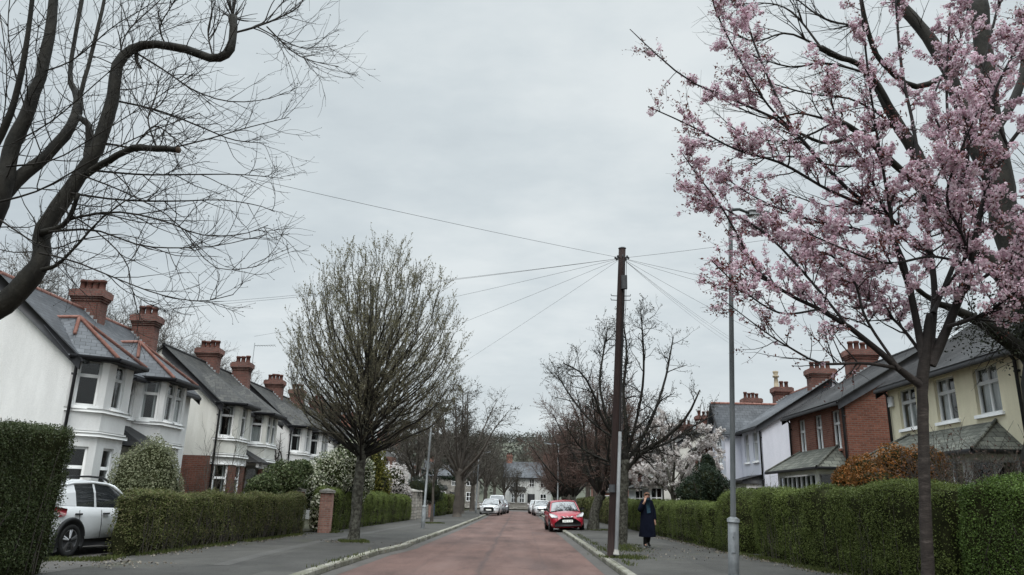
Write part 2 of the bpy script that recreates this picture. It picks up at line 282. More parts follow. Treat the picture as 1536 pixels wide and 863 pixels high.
# ------------------------------------------------------------------ mesh builder
class MB:
    def __init__(s):
        s.V = []; s.L = []; s.S = []; s.n = 0
    def add(s, v, faces):
        v = np.asarray(v, float).reshape(-1, 3)
        for f in faces:
            s.L.append(np.asarray(f, np.int64)+s.n); s.S.append(np.array([len(f)]))
        s.V.append(v); s.n += len(v)
    def bulk(s, v, F):
        """F (m,k) array of faces of one size"""
        F = np.asarray(F, np.int64)
        s.V.append(v.reshape(-1, 3)); s.L.append((F+s.n).ravel()); s.S.append(np.full(len(F), F.shape[1])); s.n += v.size//3
    def quad(s, a, b, c, d): s.add([a, b, c, d], [(0,1,2,3)])
    def poly(s, pts): s.add(pts, [tuple(range(len(pts)))])
    def obox(s, o, t, n, a, d, z):
        """box: along unit t from a0..a1, along unit n from d0..d1, z0..z1 (absolute), o=(x,y)"""
        P = []
        for zz in z:
            for aa, dd in ((a[0], d[0]), (a[1], d[0]), (a[1], d[1]), (a[0], d[1])):
                P.append((o[0]+t[0]*aa+n[0]*dd, o[1]+t[1]*aa+n[1]*dd, zz))
        s.add(P, [(0,1,2,3), (4,5,6,7), (0,1,5,4), (1,2,6,5), (2,3,7,6), (3,0,4,7)])
    def box(s, x, y, z): s.obox((0,0), (1,0), (0,1), x, y, z)
    def prism(s, pts, off):
        """polygon pts (3d) extruded by vector off"""
        k = len(pts); p = np.asarray(pts, float); q = p+np.asarray(off, float)
        s.add(np.vstack([p, q]), [tuple(range(k)), tuple(range(2*k-1, k-1, -1))]+[(i, (i+1) % k, k+(i+1) % k, k+i) for i in range(k)])
    def bar(s, a, b, w, h=None, up=(0,0,1)):
        a = np.asarray(a, float); b = np.asarray(b, float); h = h or w
        t = (b-a)/np.linalg.norm(b-a); u = np.cross(t, up)
        if np.linalg.norm(u) < 1e-3: u = np.cross(t, (1,0,0))
        u /= np.linalg.norm(u); v = np.cross(u, t)
        P = [p+u*i*w/2+v*j*h/2 for p in (a, b) for i, j in ((-1,-1), (1,-1), (1,1), (-1,1))]
        s.add(P, [(0,1,2,3), (4,5,6,7), (0,1,5,4), (1,2,6,5), (2,3,7,6), (3,0,4,7)])
    def tube(s, pts, r, n=8, cap=True):
        P = np.asarray(pts, float)[None]; R = np.broadcast_to(np.asarray(r, float), (P.shape[1],))[None]
        b0 = s.n; s.tubes(P, R, n)
        if cap:
            k = P.shape[1]
            s.L.append(b0+np.arange(n)); s.S.append(np.array([n]))
            s.L.append(b0+(k-1)*n+np.arange(n)); s.S.append(np.array([n]))
    def tubes(s, P, R, n=4):
        N, k, _ = P.shape
        if N == 0: return
        T = np.empty_like(P); T[:,1:-1] = P[:,2:]-P[:,:-2]; T[:,0] = P[:,1]-P[:,0]; T[:,-1] = P[:,-1]-P[:,-2]
        T /= np.linalg.norm(T, axis=2, keepdims=True)+1e-9
        ov = P[:,-1]-P[:,0]; ref = np.where((np.abs(ov[:,2]) > .8*np.linalg.norm(ov, axis=1))[:,None], np.array([[.83,.55,0]]), np.array([[.05,.03,1.]]))
        u = np.cross(T, ref[:,None,:]); u /= np.linalg.norm(u, axis=2, keepdims=True)+1e-9
        w = np.cross(T, u)
        a = np.arange(n)*2*PI/n
        V = P[:,:,None,:]+R[:,:,None,None]*(np.cos(a)[None,None,:,None]*u[:,:,None,:]+np.sin(a)[None,None,:,None]*w[:,:,None,:])
        i = np.arange(N)[:,None,None]*k*n; j = np.arange(k-1)[None,:,None]*n; q = np.arange(n)[None,None,:]; q2 = (q+1) % n
        F = np.stack([i+j+q, i+j+q2, i+j+n+q2, i+j+n+q], -1).reshape(-1, 4)
        s.bulk(V, F)
    def lathe(s, c, prof, n=16):
        """profile (r,z) about vertical axis through c"""
        P = np.array([[(c[0]+r*math.cos(2*PI*i/n), c[1]+r*math.sin(2*PI*i/n), c[2]+z) for i in range(n)] for r, z in prof])
        k = len(prof); F = [(j*n+i, j*n+(i+1) % n, (j+1)*n+(i+1) % n, (j+1)*n+i) for j in range(k-1) for i in range(n)]
        F += [tuple(range(n)), tuple((k-1)*n+i for i in range(n))]
        s.add(P, F)
    def leaves(s, C, size, rng, aspect=.55, nrm=None, spread=1.0):
        # size may vary per leaf
        """diamond leaf faces at centres C"""
        N = len(C)
        if N == 0: return
        a = rng.normal(size=(N,3)); 
        if nrm is not None: a = nrm+a*spread
        a /= np.linalg.norm(a, axis=1, keepdims=True)+1e-9
        b = np.cross(a, rng.normal(size=(N,3))); b /= np.linalg.norm(b, axis=1, keepdims=True)+1e-9
        c = np.cross(a, b)
        sz = size*rng.uniform(.6, 1.3, (N,1))
        V = np.stack([C-b*sz*.5, C+c*sz*aspect*.5+a*sz*.08, C+b*sz*.5, C-c*sz*aspect*.5+a*sz*.08], 1)
        s.bulk(V, np.arange(N*4).reshape(N, 4))
    def build(s, name, mat, parent=None, smooth=False, uv=True, org=None):
        V = np.concatenate(s.V) if s.V else np.zeros((0,3))
        if parent is not None: V = V-np.array(parent['_o'])
        elif org is not None: V = V-np.array(org)
        L = np.concatenate(s.L); S = np.concatenate(s.S)
        me = D.meshes.new(name)
        me.vertices.add(len(V)); me.vertices.foreach_set('co', V.ravel())
        me.loops.add(len(L)); me.loops.foreach_set('vertex_index', L.astype(np.int32))
        me.polygons.add(len(S)); st = np.concatenate([[0], np.cumsum(S)[:-1]])
        me.polygons.foreach_set('loop_start', st.astype(np.int32)); me.polygons.foreach_set('loop_total', S.astype(np.int32))
        if smooth: me.polygons.foreach_set('use_smooth', np.ones(len(S), bool))
        me.update(calc_edges=True)
        if uv:
            nr = np.empty(len(S)*3); me.polygons.foreach_get('normal', nr); nr = nr.reshape(-1, 3)
            nr = np.repeat(nr, S, axis=0); p = V[L]
            t = np.stack([-nr[:,1], nr[:,0], np.zeros(len(nr))], 1); ln = np.linalg.norm(t, axis=1)
            flat = ln < .15
            t[flat] = (1,0,0); t[~flat] /= ln[~flat][:,None]
            sgn = np.where(np.abs(t[:,0]) > np.abs(t[:,1]), np.sign(t[:,0]), np.sign(t[:,1]))[:,None]; t = t*sgn
            b = np.cross(nr, t); b *= np.where(b[:,2] < 0, -1, 1)[:,None]; b[flat] = (0,1,0)
            uvl = me.uv_layers.new(name='uv')
            w = np.stack([(p*t).sum(1), (p*b).sum(1)], 1)
            uvl.data.foreach_set('uv', w.ravel())
        me.materials.append(MT[mat] if isinstance(mat, str) else mat)
        o = D.objects.new(name, me); COL.objects.link(o)
        if parent is not None: o.parent = parent; o['_o'] = tuple(parent['_o'])
        elif org is not None: o.location = org; o['_o'] = tuple(float(x) for x in org)
        else: o['_o'] = (0.,0.,0.)
        return o
def tag(o, label, cat, group=None, kind=None):
    if label: o['label'] = label
    if cat: o['category'] = cat
    if group: o['group'] = group
    if kind: o['kind'] = kind
    return o
def empty(name, loc, label, cat, group=None):
    o = D.objects.new(name, None); COL.objects.link(o); o.location = loc; o['_o'] = tuple(float(x) for x in loc)
    o.empty_display_size = .2
    return tag(o, label, cat, group)
def struct(name, mb, mat, smooth=False):
    o = mb.build(name, mat, None, smooth); o['kind'] = 'structure'; return o
def copy_tree(o, parent=None):
    c = o.copy(); COL.objects.link(c); c.parent = parent
    for ch in o.children: copy_tree(ch, c)
    return c
def place(o, loc, rz=0, sc=1, label=None):
    o.location = loc; o.rotation_euler = (0,0,rz); o.scale = (sc,sc,sc) if not isinstance(sc, tuple) else sc
    if label: o['label'] = label
    return o
# ------------------------------------------------------------------ sky and sun
SUN_EL, SUN_AZ = math.radians(52), math.radians(182)     # azimuth clockwise from +Y
def make_world():
    w = D.worlds.new('World'); SC.world = w; w.use_nodes = True
    nt = NT(w.node_tree)
    sky = nt.add('ShaderNodeTexSky', sky_type='NISHITA', sun_disc=False, sun_elevation=SUN_EL, sun_rotation=SUN_AZ)
    tc = nt.add('ShaderNodeTexCoord'); g = tc.outputs['Generated']
    sx = nt.add('ShaderNodeSeparateXYZ', {0: g}); z = sx.outputs[2]
    # cloud deck: the view direction carried to a flat layer overhead
    zz = math_(nt, 'ADD', math_(nt, 'MAXIMUM', z, 0.0), .22)
    pl = nt.add('ShaderNodeCombineXYZ', {0: math_(nt, 'DIVIDE', sx.outputs[0], zz), 1: math_(nt, 'DIVIDE', sx.outputs[1], zz), 2: 0.0}).outputs[0]
    mp = nt.add('ShaderNodeMapping', {'Vector': pl, 'Location': (3.1, 1.7, 0), 'Scale': (.8, 1.1, 1)}).outputs[0]
    n1 = noise(nt, mp, 1.1, 7, .58); n2 = noise(nt, mp, 3.4, 4, .6)
    n = math_(nt, 'ADD', math_(nt, 'MULTIPLY', n1, .75), math_(nt, 'MULTIPLY', n2, .25))
    cl = ramp(nt, n, [(.36, (.545,.612,.655)), (.50, (.655,.722,.755)), (.62, (.775,.83,.85))])
    # thin bright gap low over the end of the street
    lo = nt.add('ShaderNodeMapRange', {'Value': z, 'From Min': .04, 'From Max': .26, 'To Min': 1.0, 'To Max': 0.0}, interpolation_type='SMOOTHSTEP').outputs[0]
    cl = mixc(nt, math_(nt, 'MULTIPLY', lo, .55), cl, (.74,.795,.81))
    # an overcast sky is brightest overhead
    up = nt.add('ShaderNodeMapRange', {'Value': z, 'From Min': .62, 'From Max': .92, 'To Min': 1.0, 'To Max': 5.0}, interpolation_type='SMOOTHSTEP').outputs[0]
    cl = nt.add('ShaderNodeVectorMath', {0: cl}, operation='SCALE'); nt.t.links.new(up, cl.inputs['Scale'])
    sk = nt.add('ShaderNodeVectorMath', {0: sky.outputs[0]}, operation='SCALE'); sk.inputs['Scale'].default_value = .07
    ad = nt.add('ShaderNodeMix', data_type='RGBA', blend_type='MIX'); ad.inputs[0].default_value = .96
    nt.t.links.new(sk.outputs[0], ad.inputs[6]); nt.t.links.new(cl.outputs[0], ad.inputs[7])
    bg = nt.add('ShaderNodeBackground', {'Color': ad.outputs[2], 'Strength': 1.0})
    o = nt.add('ShaderNodeOutputWorld'); nt.t.links.new(bg.outputs[0], o.inputs['Surface'])
make_world()
def make_sun():
    l = D.lights.new('sun', 'SUN'); l.energy = 1.4; l.angle = math.radians(35); l.color = (1, .965, .92)
    o = D.objects.new('sun', l); COL.objects.link(o)
    d = Vector((math.sin(SUN_AZ)*math.cos(SUN_EL), math.cos(SUN_AZ)*math.cos(SUN_EL), math.sin(SUN_EL)))
    o.rotation_euler = d.to_track_quat('Z', 'Y').to_euler(); o.location = (0,0,60)
make_sun()

# ------------------------------------------------------------------ ground, road, pavements
PZ = .12
KL = [(-4.0,-8), (-3.9,15.4), (-3.74,21), (-3.42,23.9), (-3.46,25.5), (-3.25,38.5), (-3.15,60), (-3.2,104), (-6,108)]
KR = [(2.2,-8), (2.18,18.3), (2.16,30.7), (2.13,38), (2.12,60), (2.1,104), (5,108)]
def kx(K, y): return float(np.interp(y, [p[1] for p in K], [p[0] for p in K]))
def strip(mb, K, o0, o1, z, y0=None, y1=None):
    for (xa, ya), (xb, yb) in zip(K[:-1], K[1:]):
        mb.quad((xa+o0, ya, z), (xa+o1, ya, z), (xb+o1, yb, z), (xb+o0, yb, z))
def build_ground():
    mb = MB(); n = 24
    mb.poly([(1600*math.cos(2*PI*i/n), 1600*math.sin(2*PI*i/n), -.03) for i in range(n)]); struct('ground', mb, 'earth')
    ys = sorted(set([-8, 15.4, 21, 23.9, 25.5, 38.5, 60, 104]+[18.3, 30.7, 38]))
    mb = MB()
    for a, b in zip(ys[:-1], ys[1:]):
        mb.quad((kx(KL,a)-.05, a, 0), (kx(KR,a)+.05, a, 0), (kx(KR,b)+.05, b, 0), (kx(KL,b)-.05, b, 0))
    struct('road', mb, 'road')
    mb = MB(); mb.quad((-90,104,.0), (90,104,.0), (90,116,.0), (-90,116,.0)); struct('cross_road', mb, 'channel')
    for nm, K, s in (('left', KL, -1), ('right', KR, 1)):
        mb = MB(); strip(mb, K[:-1], 0, -s*.34, .004); struct('road_channel_'+nm, mb, 'channel')
        mb = MB()
        for (xa, ya), (xb, yb) in zip(K[:-1], K[1:]):
            c = [(0, -.02), (0, PZ-.025), (.02*s, PZ), (.17*s, PZ+.003), (.17*s, -.02)]
            k = np.array([[(xa+o, ya, z) for o, z in c], [(xb+o, yb, z) for o, z in c]])
            for i in range(4): mb.quad(k[0,i], k[0,i+1], k[1,i+1], k[1,i])
        struct('kerb_'+nm, mb, 'kerb')
        mb = MB(); w = s*9.0
        for (xa, ya), (xb, yb) in zip(K[:-2], K[1:-1]):
            mb.quad((xa+.17*s, ya, PZ), (xa+w, ya, PZ), (xb+w, yb, PZ), (xb+.17*s, yb, PZ))
        struct('pavement_'+nm, mb, 'pavement')
    # reinstated trench: a paler strip along the left pavement
    mb = MB(); P = [U(330, 845, 1), U(400, 829, 1), U(480, 812, 1), U(560, 797, 1), U(640, 786, 1)]
    pts = []
    for px, py in ((330,848), (395,831), (480,812), (560,798), (640,784)):
        d = U(px, py, 1.0)-np.array([0,0,CAM_H]); t = (PZ+.004-CAM_H)/d[2]; pts.append(np.array([0,0,CAM_H])+t*d)
    for a, b in zip(pts[:-1], pts[1:]):
        mb.quad(a+[-.17,0,0], a+[.17,0,0], b+[.17,0,0], b+[-.17,0,0])
    struct('pavement_strip', mb, 'patch')
    # gardens behind the hedges and the drive
    GZ = .15
    mb = MB(); ex = lambda pts: mb.prism([(x,y,-.02) for x, y in pts], (0,0,GZ+.02)); ex([(-70,-8),(-8.4,-8),(-8.4,13.2),(-70,13.2)]); ex([(-70,13.2),(-12.4,13.2),(-12.4,20.2),(-70,20.2)]); ex([(-70,20.2),(-8.5,20.2),(-7.3,52),(-70,52)]); ex([(-9.05,17.0),(-8.5,17.0),(-8.4,20.2),(-9.05,20.2)]); ex([(-70,52),(-7.0,52),(-6.2,104),(-70,104)])
    struct('garden_left', mb, 'earth')
    mb = MB(); mb.quad((8.3,-8,GZ), (70,-8,GZ), (70,104,GZ), (6.6,104,GZ)); struct('garden_right', mb, 'earth')
    mb = MB(); mb.quad((-70,116.2,GZ), (70,116.2,GZ), (70,300,GZ), (-70,300,GZ)); struct('garden_beyond_road', mb, 'earth')
    DZ = PZ+.004; mb = MB(); mb.quad((-12.4,13.2,DZ), (-7.95,13.2,DZ), (-7.95,16.5,DZ), (-12.4,16.5,DZ)); mb.quad((-12.4,16.5,DZ), (-9.05,16.5,DZ), (-9.05,20.2,DZ), (-12.4,20.2,DZ)); struct('driveway', mb, 'channel')
build_ground()

def scatter_stuff(name, label, cat, mat, zones, rng, size, up=True):
    mb = MB()
    for (x0, y0, x1, y1, w, n) in zones:      # along a line with width w
        t = rng.uniform(0,1,n); d = rng.normal(0, w/2, n)
        L = math.hypot(x1-x0, y1-y0); nx, ny = (y1-y0)/L, -(x1-x0)/L
        cl = np.stack([x0+(x1-x0)*t+nx*d, y0+(y1-y0)*t+ny*d, np.full(n, PZ+.012)], 1)
        keep = np.sin(cl[:,0]*5+cl[:,1]*3.1)+np.sin(cl[:,1]*2.2-1)+rng.normal(0,.8,n) > -.5
        cl = cl[keep]; m = len(cl)
        if up:
            h = size*rng.uniform(.5,1.5,(m,1)); a = rng.uniform(0,2*PI,m); e = np.stack([np.cos(a), np.sin(a), 0*a], 1)*.012
            tip = cl+np.stack([rng.normal(0,.02,m), rng.normal(0,.02,m), np.zeros(m)], 1)+h*[0,0,1]
            base = cl-[0,0,.012]
            mb.bulk(np.stack([base-e, base+e, tip+e*.3, tip-e*.3], 1), np.arange(m*4).reshape(m,4))
        else:
            mb.leaves(cl, size, rng, .7, np.tile([0,0,1.], (m,1)), .35)
    o = mb.build(name, mat, None, uv=False); tag(o, label, cat, None, 'stuff'); return o
rg = np.random.default_rng(3)
scatter_stuff('grass_tufts', 'short mossy grass growing round tree bases and along the kerbs', 'grass', 'grass',
    [(-5.6,24.4,-4.8,24.7,.6,1500), (2.2,20.2,3.3,20.8,.6,900), (3.0,22.8,3.6,26.6,.6,1300), (3.5,39.3,4.5,39.9,.7,900), (-8.5,15.9,-7.75,28.6,.25,3800), (-4.08,15.5,-3.8,21,.15,160), (-5.3,43.4,-4.4,44,.5,800), (2.55,18,2.5,34,.16,500), (7.1,14,6.55,25,.25,2500), (6.9,13,6.2,31,.2,1500), (-7.2,29.6,-7.2,30.8,.3,500), (-9.4,15.7,-8.3,15.9,.35,900)], rg, .045)
scatter_stuff('fallen_leaves', 'dry fallen leaves and petals along the foot of the hedges', 'leaf litter', 'litter',
    [(7.1,13,6.4,24,.45,2200), (6.3,24,5.9,34,.4,1200), (-8.3,16,-7.7,28.5,.5,1500), (3.2,21,3.6,27,.8,500), (5,20,5.6,26,2.0,350), (-6,24,-5,25,.9,220), (-8.0,14,-7.8,16,1.0,300), (-3.8,15,-3.4,30,.3,300)], rg, .05, False)

# ------------------------------------------------------------------ hedges
def wob(p, s, seed):
    x, y, z = p[:,0]*s+seed, p[:,1]*s+seed*1.7, p[:,2]*s
    return (np.sin(x*1.3+y*.7)+np.sin(y*1.9-z*1.4+1)+np.sin(z*2.3+x*.9+2)+.6*np.sin(4.1*x+3.3*z)+.6*np.sin(3.7*y-2.9*z))/4.2
def hedge(label, A, B, thick, h, mat, side, seed=1, dens=900, leaf=.05, r=.22, topwave=.05, group=None, z0=None, hb=None, stems=5):
    """hedge with its street face on the line A-B, `side` +1 = body to the right (+x) of the line"""
    rng = np.random.default_rng(seed); z0 = PZ if z0 is None else z0
    A = np.array(A, float); B = np.array(B, float); L = np.linalg.norm(B-A); t = (B-A)/L; n = np.array([t[1], -t[0]])*side
    hb = hb or h
    lo = np.array([0,0,-.6]); hi = np.array([L, thick, 1.0])
    def shape(p):       # p in local (along, across, 0..h) -> world with rounded edges and waves
        hh = h+(hb-h)*p[:,0]/L
        q = p.copy(); top = hh+topwave*np.sin(p[:,0]*1.9+seed)+topwave*.6*np.sin(p[:,0]*4.7+seed*2)
        q[:,2] = p[:,2]*top
        lo_ = np.array([0,0,-9.0])+r*np.array([1,1,0]); 
        inner = np.clip(q, lo_, np.stack([np.full(len(q), L-r), np.full(len(q), thick-r), top-r], 1))
        d = q-inner; ln = np.linalg.norm(d, axis=1, keepdims=True)
        nn = d/np.maximum(ln, 1e-6); q = np.where(ln > 1e-6, inner+nn*r, q)
        w = wob(q, 1.5, seed)*.06+wob(q, 4.0, seed+5)*.03
        q = q+nn*w[:,None]
        bt = np.clip(1-q[:,2]/.35, 0, 1)                    # tuck in at the foot
        q[:,1] += np.where(q[:,1] < thick/2, 1, -1)*bt*.06
        q = q+nn*((wob(q*[1,1,.45], .55, seed+3)*.07)+(wob(q*[1.6,1,.25], 1.0, seed+7)*.035))[:,None]
        W = np.stack([A[0]+t[0]*q[:,0]+n[0]*q[:,1], A[1]+t[1]*q[:,0]+n[1]*q[:,1], z0+q[:,2]], 1)
        N = np.stack([t[0]*nn[:,0]+n[0]*nn[:,1], t[1]*nn[:,0]+n[1]*nn[:,1], nn[:,2]], 1)
        return W, N
    base = A+(B-A)*.5+n*thick*.5
    root = empty('hedge', (base[0], base[1], z0), label, 'hedge', group)
    mb = MB(); st = .16
    faces = [((0,0,0), (L,0,0), (0,0,1), L, h), ((0,thick,0), (L,0,0), (0,0,1), L, h), ((0,0,0), (0,thick,0), (0,0,1), thick, h), ((L,0,0), (0,thick,0), (0,0,1), thick, h), ((0,0,1), (L,0,0), (0,thick,0), L, thick)]
    lm = MB()
    for o, u, v, lu, lv in faces:
        nu = max(2, int(lu/st)); nv = max(2, int(lv/st)); o, u, v = map(np.array, (o, u, v))
        a, b = np.meshgrid(np.linspace(0,1,nu+1), np.linspace(0,1,nv+1), indexing='ij')
        p = o+a.ravel()[:,None]*u+b.ravel()[:,None]*v; W, N = shape(p.astype(float)); W -= N*.05
        i, j = np.meshgrid(np.arange(nu), np.arange(nv), indexing='ij'); i, j = i.ravel(), j.ravel()
        mb.bulk(W, np.stack([i*(nv+1)+j, (i+1)*(nv+1)+j, (i+1)*(nv+1)+j+1, i*(nv+1)+j+1], 1))
        m = int(lu*lv*dens)
        p = o+rng.uniform(0,1,(m,1))*u+rng.uniform(0,1,(m,1))*v; W, N = shape(p.astype(float))
        dist = rng.normal(0,.032,(m,1)); W = W+N*dist
        keep = rng.uniform(0,1,m) < np.clip(.95+1.3*wob(W*[1,1,.5], 2.1, seed+9)+.9*wob(W, 5.3, seed+4), .12, 1)
        if lv == h: keep &= (p[:,2]*h > .18) | (rng.uniform(0,1,m) < .5)
        lm.leaves(W[keep], leaf, rng, .6, N[keep], .8)
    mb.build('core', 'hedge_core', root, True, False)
    lm.build('foliage', mat, root, uv=False)
    # sprigs standing out of the clipped top
    sp = MB(); m = int(L*26); p = np.stack([rng.uniform(0,L,m), rng.uniform(.1,.9,m)*thick, np.ones(m)], 1); W, N = shape(p)
    hgt = rng.uniform(.02,.13,m)
    P = np.stack([W-[0,0,.05], W+np.stack([rng.normal(0,.02,m), rng.normal(0,.02,m), hgt], 1)], 1)
    sp.tubes(P, np.stack([np.full(m,.004), np.full(m,.002)], 1), 3)
    sp.build('sprigs', 'bark_twig', root, uv=False)
    # bare stems showing through low on the street face
    bs = MB(); m = int(L*stems); a = rng.uniform(.05,.95,m)*L; z1 = rng.uniform(.35,.95,m)*h
    def at(x, y, z): W, N = shape(np.stack([x, y, z/(h+(hb-h)*x/L)], 1)); return W+N*rng.uniform(-.02,.035,(len(x),1))
    zz = np.zeros(m); k1 = at(a, zz, zz+.03); k2 = at(np.clip(a+rng.normal(0,.08,m),.02,L-.02), zz, z1*.5); k3 = at(np.clip(a+rng.normal(0,.2,m),.02,L-.02), zz, z1)
    bs.tubes(np.stack([k1,k2,k3],1), np.stack([np.full(m,.011), np.full(m,.008), np.full(m,.003)],1), 4)
    bs.build('bare_stems', 'bark_far', root, uv=False)
    return root
HG = 'clipped hedges along the pavements'
hedge('tall dark clipped hedge at left edge, nearest the camera before the drive', (-7.70,8.4), (-7.86,13.3), .95, 2.36, 'hedge_dark', -1, 11, 3200, .035, .2, .03, HG)
hedge('waist-high brownish hedge beside the white parked car', (-8.44,16.9), (-7.93,28.8), .5, 1.34, 'hedge_brown', -1, 12, 2500, .037, .16, .04, HG, stems=16)
hedge('green hedge on left between brick gate pillar and stone pillars', (-7.40,30.6), (-6.84,49.0), .9, 1.62, 'hedge_green', -1, 13, 1500, .044, .35, .05, HG, hb=1.4)
hedge('distant green hedge just beyond the blue gate', (-6.55,59.5), (-6.2,66), 1.0, 1.75, 'hedge_green', -1, 14, 400, .09, .25, .04, HG)
hedge('distant olive hedge behind the white car facing the camera', (-6.15,67.5), (-5.7,80), 1.0, 1.6, 'hedge_brown', -1, 15, 250, .1, .25, .05, HG)
hedge('bright green hedge at right edge, right of the blossom tree trunk', (7.75,7.0), (7.36,13.25), 1.2, 1.84, 'hedge_lush', 1, 16, 3200, .034, .22, .04, HG)
hedge('long clipped hedge between blossom tree trunk and lamp post', (7.42,13.65), (6.68,22.5), 1.1, 1.82, 'hedge_green', 1, 17, 2800, .034, .24, .035, HG)
hedge('rounded hedge end behind the lamp post, taller than its neighbour', (6.28,23.6), (6.33,25.5), 1.6, 1.78, 'hedge_green', 1, 18, 2200, .038, .5, .02, HG)
hedge('lower rounded hedge behind the walking person', (6.36,25.7), (5.75,47), 1.3, 1.42, 'hedge_green', 1, 19, 1700, .04, .38, .04, HG, hb=1.5)
hedge('far dull hedge behind the red car', (5.7,47.6), (5.3,75), 1.1, 1.6, 'hedge_brown', 1, 20, 300, .09, .3, .05, HG)

# ------------------------------------------------------------------ shrubs
def crown_pts(c, rad, n, rng, shell=.72, flat=0):
    a = rng.normal(size=(n,3)); a /= np.linalg.norm(a, axis=1, keepdims=True)
    if flat: a[:,2] = np.abs(a[:,2])*(1-flat)+a[:,2]*flat
    lump = 1+.16*wob(a*2.2, 1.4, c[0])+.07*wob(a*6, 1.5, c[1])
    r = (shell+(1-shell)*rng.uniform(0,1,(n,1))**.6)*lump[:,None]
    return np.array(c)+a*r*np.array(rad), a
def shrub(name, label, cat, c, rad, leafs, seed, core=True, stem=True, group=None, zb=.15):
    """leafs: list of (part name, material, count, size)"""
    rng = np.random.default_rng(seed)
    root = empty(name, (c[0], c[1], zb), label, cat, group)
    if core:
        mb = MB(); nu, nv = 20, 12
        th = np.linspace(0,2*PI,nu,endpoint=False); ph = np.linspace(.05,PI-.05,nv)
        a = np.array([[(math.cos(t)*math.sin(p), math.sin(t)*math.sin(p), math.cos(p)) for t in th] for p in ph]).reshape(-1,3)
        lump = 1+.16*wob(a*2.2, 1.4, c[0]); V = np.array(c)+a*.84*lump[:,None]*np.array(rad); V[:,2] = np.maximum(V[:,2], zb)
        F = np.array([(j*nu+i, j*nu+(i+1) % nu, (j+1)*nu+(i+1) % nu, (j+1)*nu+i) for j in range(nv-1) for i in range(nu)])
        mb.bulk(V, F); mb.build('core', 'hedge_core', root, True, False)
    if stem:
        mb = MB()
        for k in range(7):
            a = rng.uniform(0,2*PI); d = np.array([math.cos(a)*rad[0]*.7, math.sin(a)*rad[1]*.7, 0])
            p0 = np.array([c[0], c[1], zb])+d*.12; p2 = np.array(c)+d*.9+[0,0,rad[2]*.3]
            mb.tube([p0, p0*.5+p2*.5+[0,0,.1], p2], [.035,.025,.01], 5)
        mb.build('stems', 'bark_twig', root, True, False)
    for nm, mat, n, size in leafs:
        P, N = crown_pts(c, rad, n, rng); k = P[:,2] > zb; mb = MB(); mb.leaves(P[k], size, rng, .6, N[k], 1.0); mb.build(nm, mat, root, uv=False)
    return root
shrub('variegated_bush', 'pale round variegated bush above the brownish hedge, before the white house', 'bush', (-9.85,20.2,1.35), (.98,.95,1.5), [('foliage','variegated',21000,.05)], 31)
def clump_shrub(name, label, cat, parts, leafs, seed, group=None, zb=.15):
    """a shrub of several rounded masses, one foliage mesh per material"""
    rng = np.random.default_rng(seed); c0 = parts[0][0]
    root = empty(name, (c0[0], c0[1], zb), label, cat, group)
    core = MB(); st = MB(); L = {}
    for c, rad, w in parts:
        nu, nv = 14, 9
        a = np.array([[(math.cos(t)*math.sin(p), math.sin(t)*math.sin(p), math.cos(p)) for t in np.linspace(0,2*PI,nu,endpoint=False)] for p in np.linspace(.05,PI-.05,nv)]).reshape(-1,3)
        V = np.array(c)+a*.7*np.array(rad); V[:,2] = np.maximum(V[:,2], zb)
        core.bulk(V, np.array([(j*nu+i, j*nu+(i+1) % nu, (j+1)*nu+(i+1) % nu, (j+1)*nu+i) for j in range(nv-1) for i in range(nu)]))
        for k in range(4):
            p2 = np.array(c)+rng.normal(0,.4,3)*np.array(rad)
            st.tube([(c0[0]+rng.normal(0,.15), c0[1]+rng.normal(0,.15), zb), (np.array([c0[0], c0[1], zb])+p2)/2+[0,0,.15], p2], [.05,.035,.015], 5)
        for nm, mat, n, size in leafs:
            P, N = crown_pts(c, rad, int(n*w), rng, .6); k = P[:,2] > zb
            L.setdefault((nm, mat), MB()).leaves(P[k], size, rng, .6, N[k], 1.0)
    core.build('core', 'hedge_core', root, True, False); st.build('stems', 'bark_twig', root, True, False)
    for (nm, mat), mb in L.items(): mb.build(nm, mat, root, uv=False)
    return root
def UU(px, py, Y): return tuple(float(x) for x in U(px, py, Y))
clump_shrub('rhododendron', 'green rhododendron shrub behind left hedge, left of the white-flowered one', 'shrub', [(UU(425,722,29.5), (.95,.9,.8), 1), (UU(395,735,28.5), (.7,.7,.6), .7), (UU(450,705,30), (.5,.5,.4), .5)], [('foliage','shrub_green',3600,.10), ('pale_shoots','variegated',700,.08)], 32)
clump_shrub('white_flowering_shrub', 'tall shrub covered in creamy white flowers beside the brick gate pillar', 'shrub', [(UU(495,712,32.5), (1.0,.9,1.0), 1), (UU(525,690,33), (.85,.8,.9), .8), (UU(470,735,31.5), (.6,.6,.8), .7), (UU(478,770,30.2), (.35,.4,.8), .35), (UU(540,715,34), (.7,.7,1.0), .7)], [('foliage','shrub_green',2400,.10), ('flowers','white_flower',2300,.10)], 33)
clump_shrub('yellow_green_shrub', 'yellow-green shrub just right of the round tree trunk', 'shrub', [(UU(560,705,42), (.7,.7,1.6), 1), (UU(572,728,42), (.6,.6,1.0), .6)], [('foliage','shrub_yellow',2600,.11)], 34)
clump_shrub('round_topiary', 'dark clipped round bush behind the stone pillars', 'bush', [(UU(624,736,53), (.95,1.0,.95), 1), (UU(648,738,54), (.85,.9,.9), .9)], [('foliage','topiary',5200,.07)], 35)
clump_shrub('dark_conifer_shrub', 'dark evergreen conifer shrub below the white blossoming tree', 'conifer', [(UU(1060,728,35), (.85,.9,1.0), 1), (UU(1038,742,34.5), (.7,.7,.8), .7), (UU(1082,742,35), (.6,.6,.9), .6), (UU(1062,700,35.5), (.35,.4,.6), .4)], [('foliage','conifer',5200,.09)], 36)
